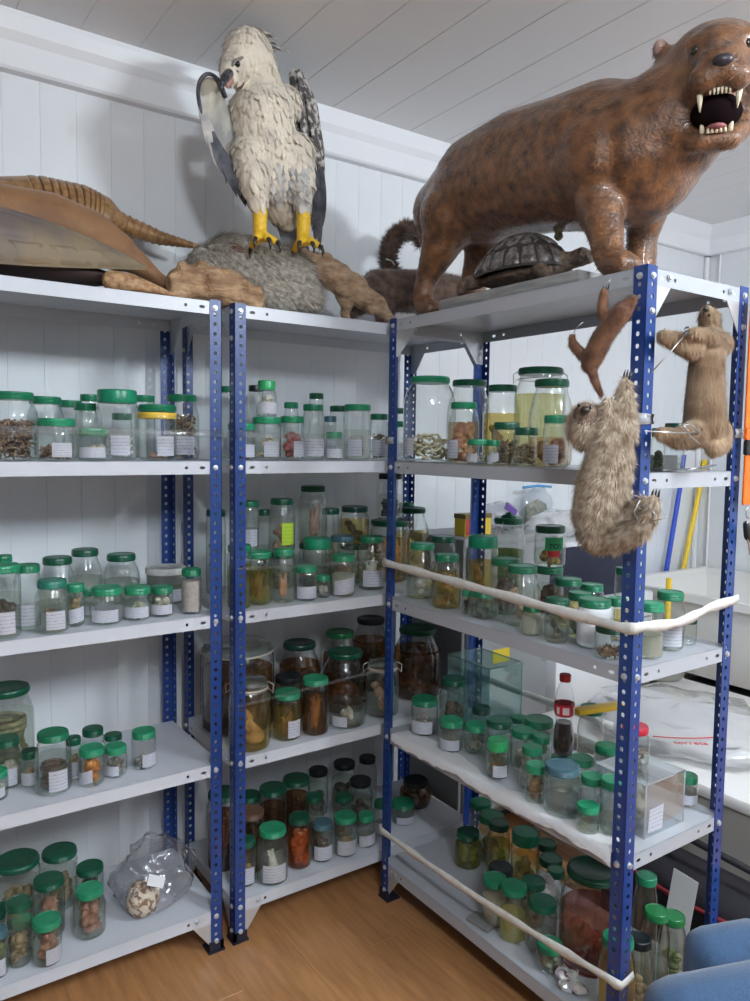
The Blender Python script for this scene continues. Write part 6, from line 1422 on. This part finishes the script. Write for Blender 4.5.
# dark bags with red trim on the floor
db = thing('dark_duffel', 'dark duffel bag with red trim on the floor beside the rack', 'bag', (1.03, -.82, 0))
bevel(MB().box(.94, 1.13, -1.12, -.52, .003, .285), .05, 4).build('bag_body', mat('black_fabric', (.012, .010, .016), .8, bump=.2, bscale=90), db)
MB().tube([(.95, -1.08, .235), (.936, -.95, .245), (.936, -.80, .235), (.936, -.62, .25), (.95, -.55, .24)], [.006]*5, 8).build('red_trim', mat('red_fabric', (.22, .012, .02), .8), db)
MB().tube([(1.03, -1.0, .28), (1.03, -.95, .35), (1.03, -.75, .36), (1.03, -.68, .28)], .010, 8).build('handle', mat('black_webbing', (.02, .018, .022), .8), db)
# blue upholstered chair in the lower right corner
ch = thing('office_chair', 'blue upholstered chair in the lower right corner', 'chair', (.72, -1.36, 0))
M_up = mat('blue_upholstery', (.028, .07, .15), .85, col2=(.04, .095, .19), scale=220, bump=.25, bscale=500, sheen=.3)
def cushion(c, hx, hy, hz, rot, r=.04):
    mb = MB().obox(c, hx, hy, hz, rot); mb = bevel(mb, r, 5); return mb
RZ = Matrix.Rotation(-.35, 3, 'Z')
cc_ = V3((.60, -1.20, 0)); u_ = RZ@V3((1, 0, 0)); v_ = RZ@V3((0, 1, 0))
bk = MB(); bk.v = []; q1 = cushion((0.6574,-1.1,0.3059), .105, .055, .125, RZ, .05); q2 = cushion((0.516,-1.2,0.3346), .20, .075, .115, RZ, .07)
q1.build('backrest', M_up, ch)
q2.build('lumbar_cushion', M_up, ch)
cushion(cc_-v_*.24+V3((0, 0, .255)), .225, .205, .035, RZ, .03).build('seat', M_up, ch)
MB().tube([tuple(cc_-v_*.20+V3((0, 0, .21))), tuple(cc_+v_*.06+V3((0, 0, .21))), tuple(cc_+v_*.075+V3((0, 0, .34)))], .014, 8).build('back_bracket', M_boot, ch)
MB().lathe((cc_-v_*.25).x, (cc_-v_*.25).y, .06, [(0, 0), (.025, 0), (.025, .12), (.018, .121), (.018, .17), (0, .17)], 16).build('gas_column', M_boot, ch)
for k in range(5):
    a = 2*PI*k/5+.3; p = cc_-v_*.25
    MB().tube([tuple(p+V3((0, 0, .085))), tuple(p+V3((.20*math.cos(a), .20*math.sin(a), .065)))], [.02, .014], 8).build('base_arm', M_boot, ch)
    MB().ball(tuple(p+V3((.20*math.cos(a), .20*math.sin(a), .0265))), (.022, .022, .026), 12, 8).build('castor', M_boot, ch)
# orange strap with keys on the far post
os_ = thing('orange_strap', 'bright orange webbing strap hanging on the far corner post', 'strap', (.905, -.945, 1.29))
M_or = mat('orange_webbing', (.90, .16, .01), .6, bump=.2, bscale=300)
bevel(MB().box(.868, .918, -.953, -.946, 1.465, 1.760), .002, 1).build('webbing', M_or, os_, False)
bevel(MB().box(.874, .920, -.953, -.946, 1.290, 1.405), .002, 1).build('webbing', M_or, os_, False)
bevel(MB().box(.872, .920, -.957, -.944, 1.405, 1.440), .003, 1).build('buckle', mat('black_buckle', (.015, .015, .017), .4), os_, False)
bevel(MB().box(.870, .920, -.955, -.945, 1.440, 1.465), .002, 1).build('webbing', M_or, os_, False)
kr = thing('key_bunch', 'bunch of keys and dark clips hanging below the orange strap', 'keys', (.905, -.952, 1.20))
rn = random.Random(2); kb_ = MB()
MB().tube([(.900+.014*math.cos(a), -.952, 1.272+.014*math.sin(a)) for a in [2*PI*k/16 for k in range(17)]], .0016, 5).build('ring', M_wire, kr)
for k in range(4):
    z = 1.255-.010*k; x = .893+.009*k; MB().tube([(x, -.954+.003*k, z), (x+.004, -.955+.003*k, z-.055)], [.006, .0035], 6, flat=((0, 1, 0), .3)).build('key', M_wire, kr)
MB().chain([((.893, -.950, 1.245), .008), ((.900, -.952, 1.215), .010), ((.915, -.952, 1.205), .007)], 8).remesh(.004, 2).build('clip', mat('dark_clip', (.02, .018, .02), .4), kr)
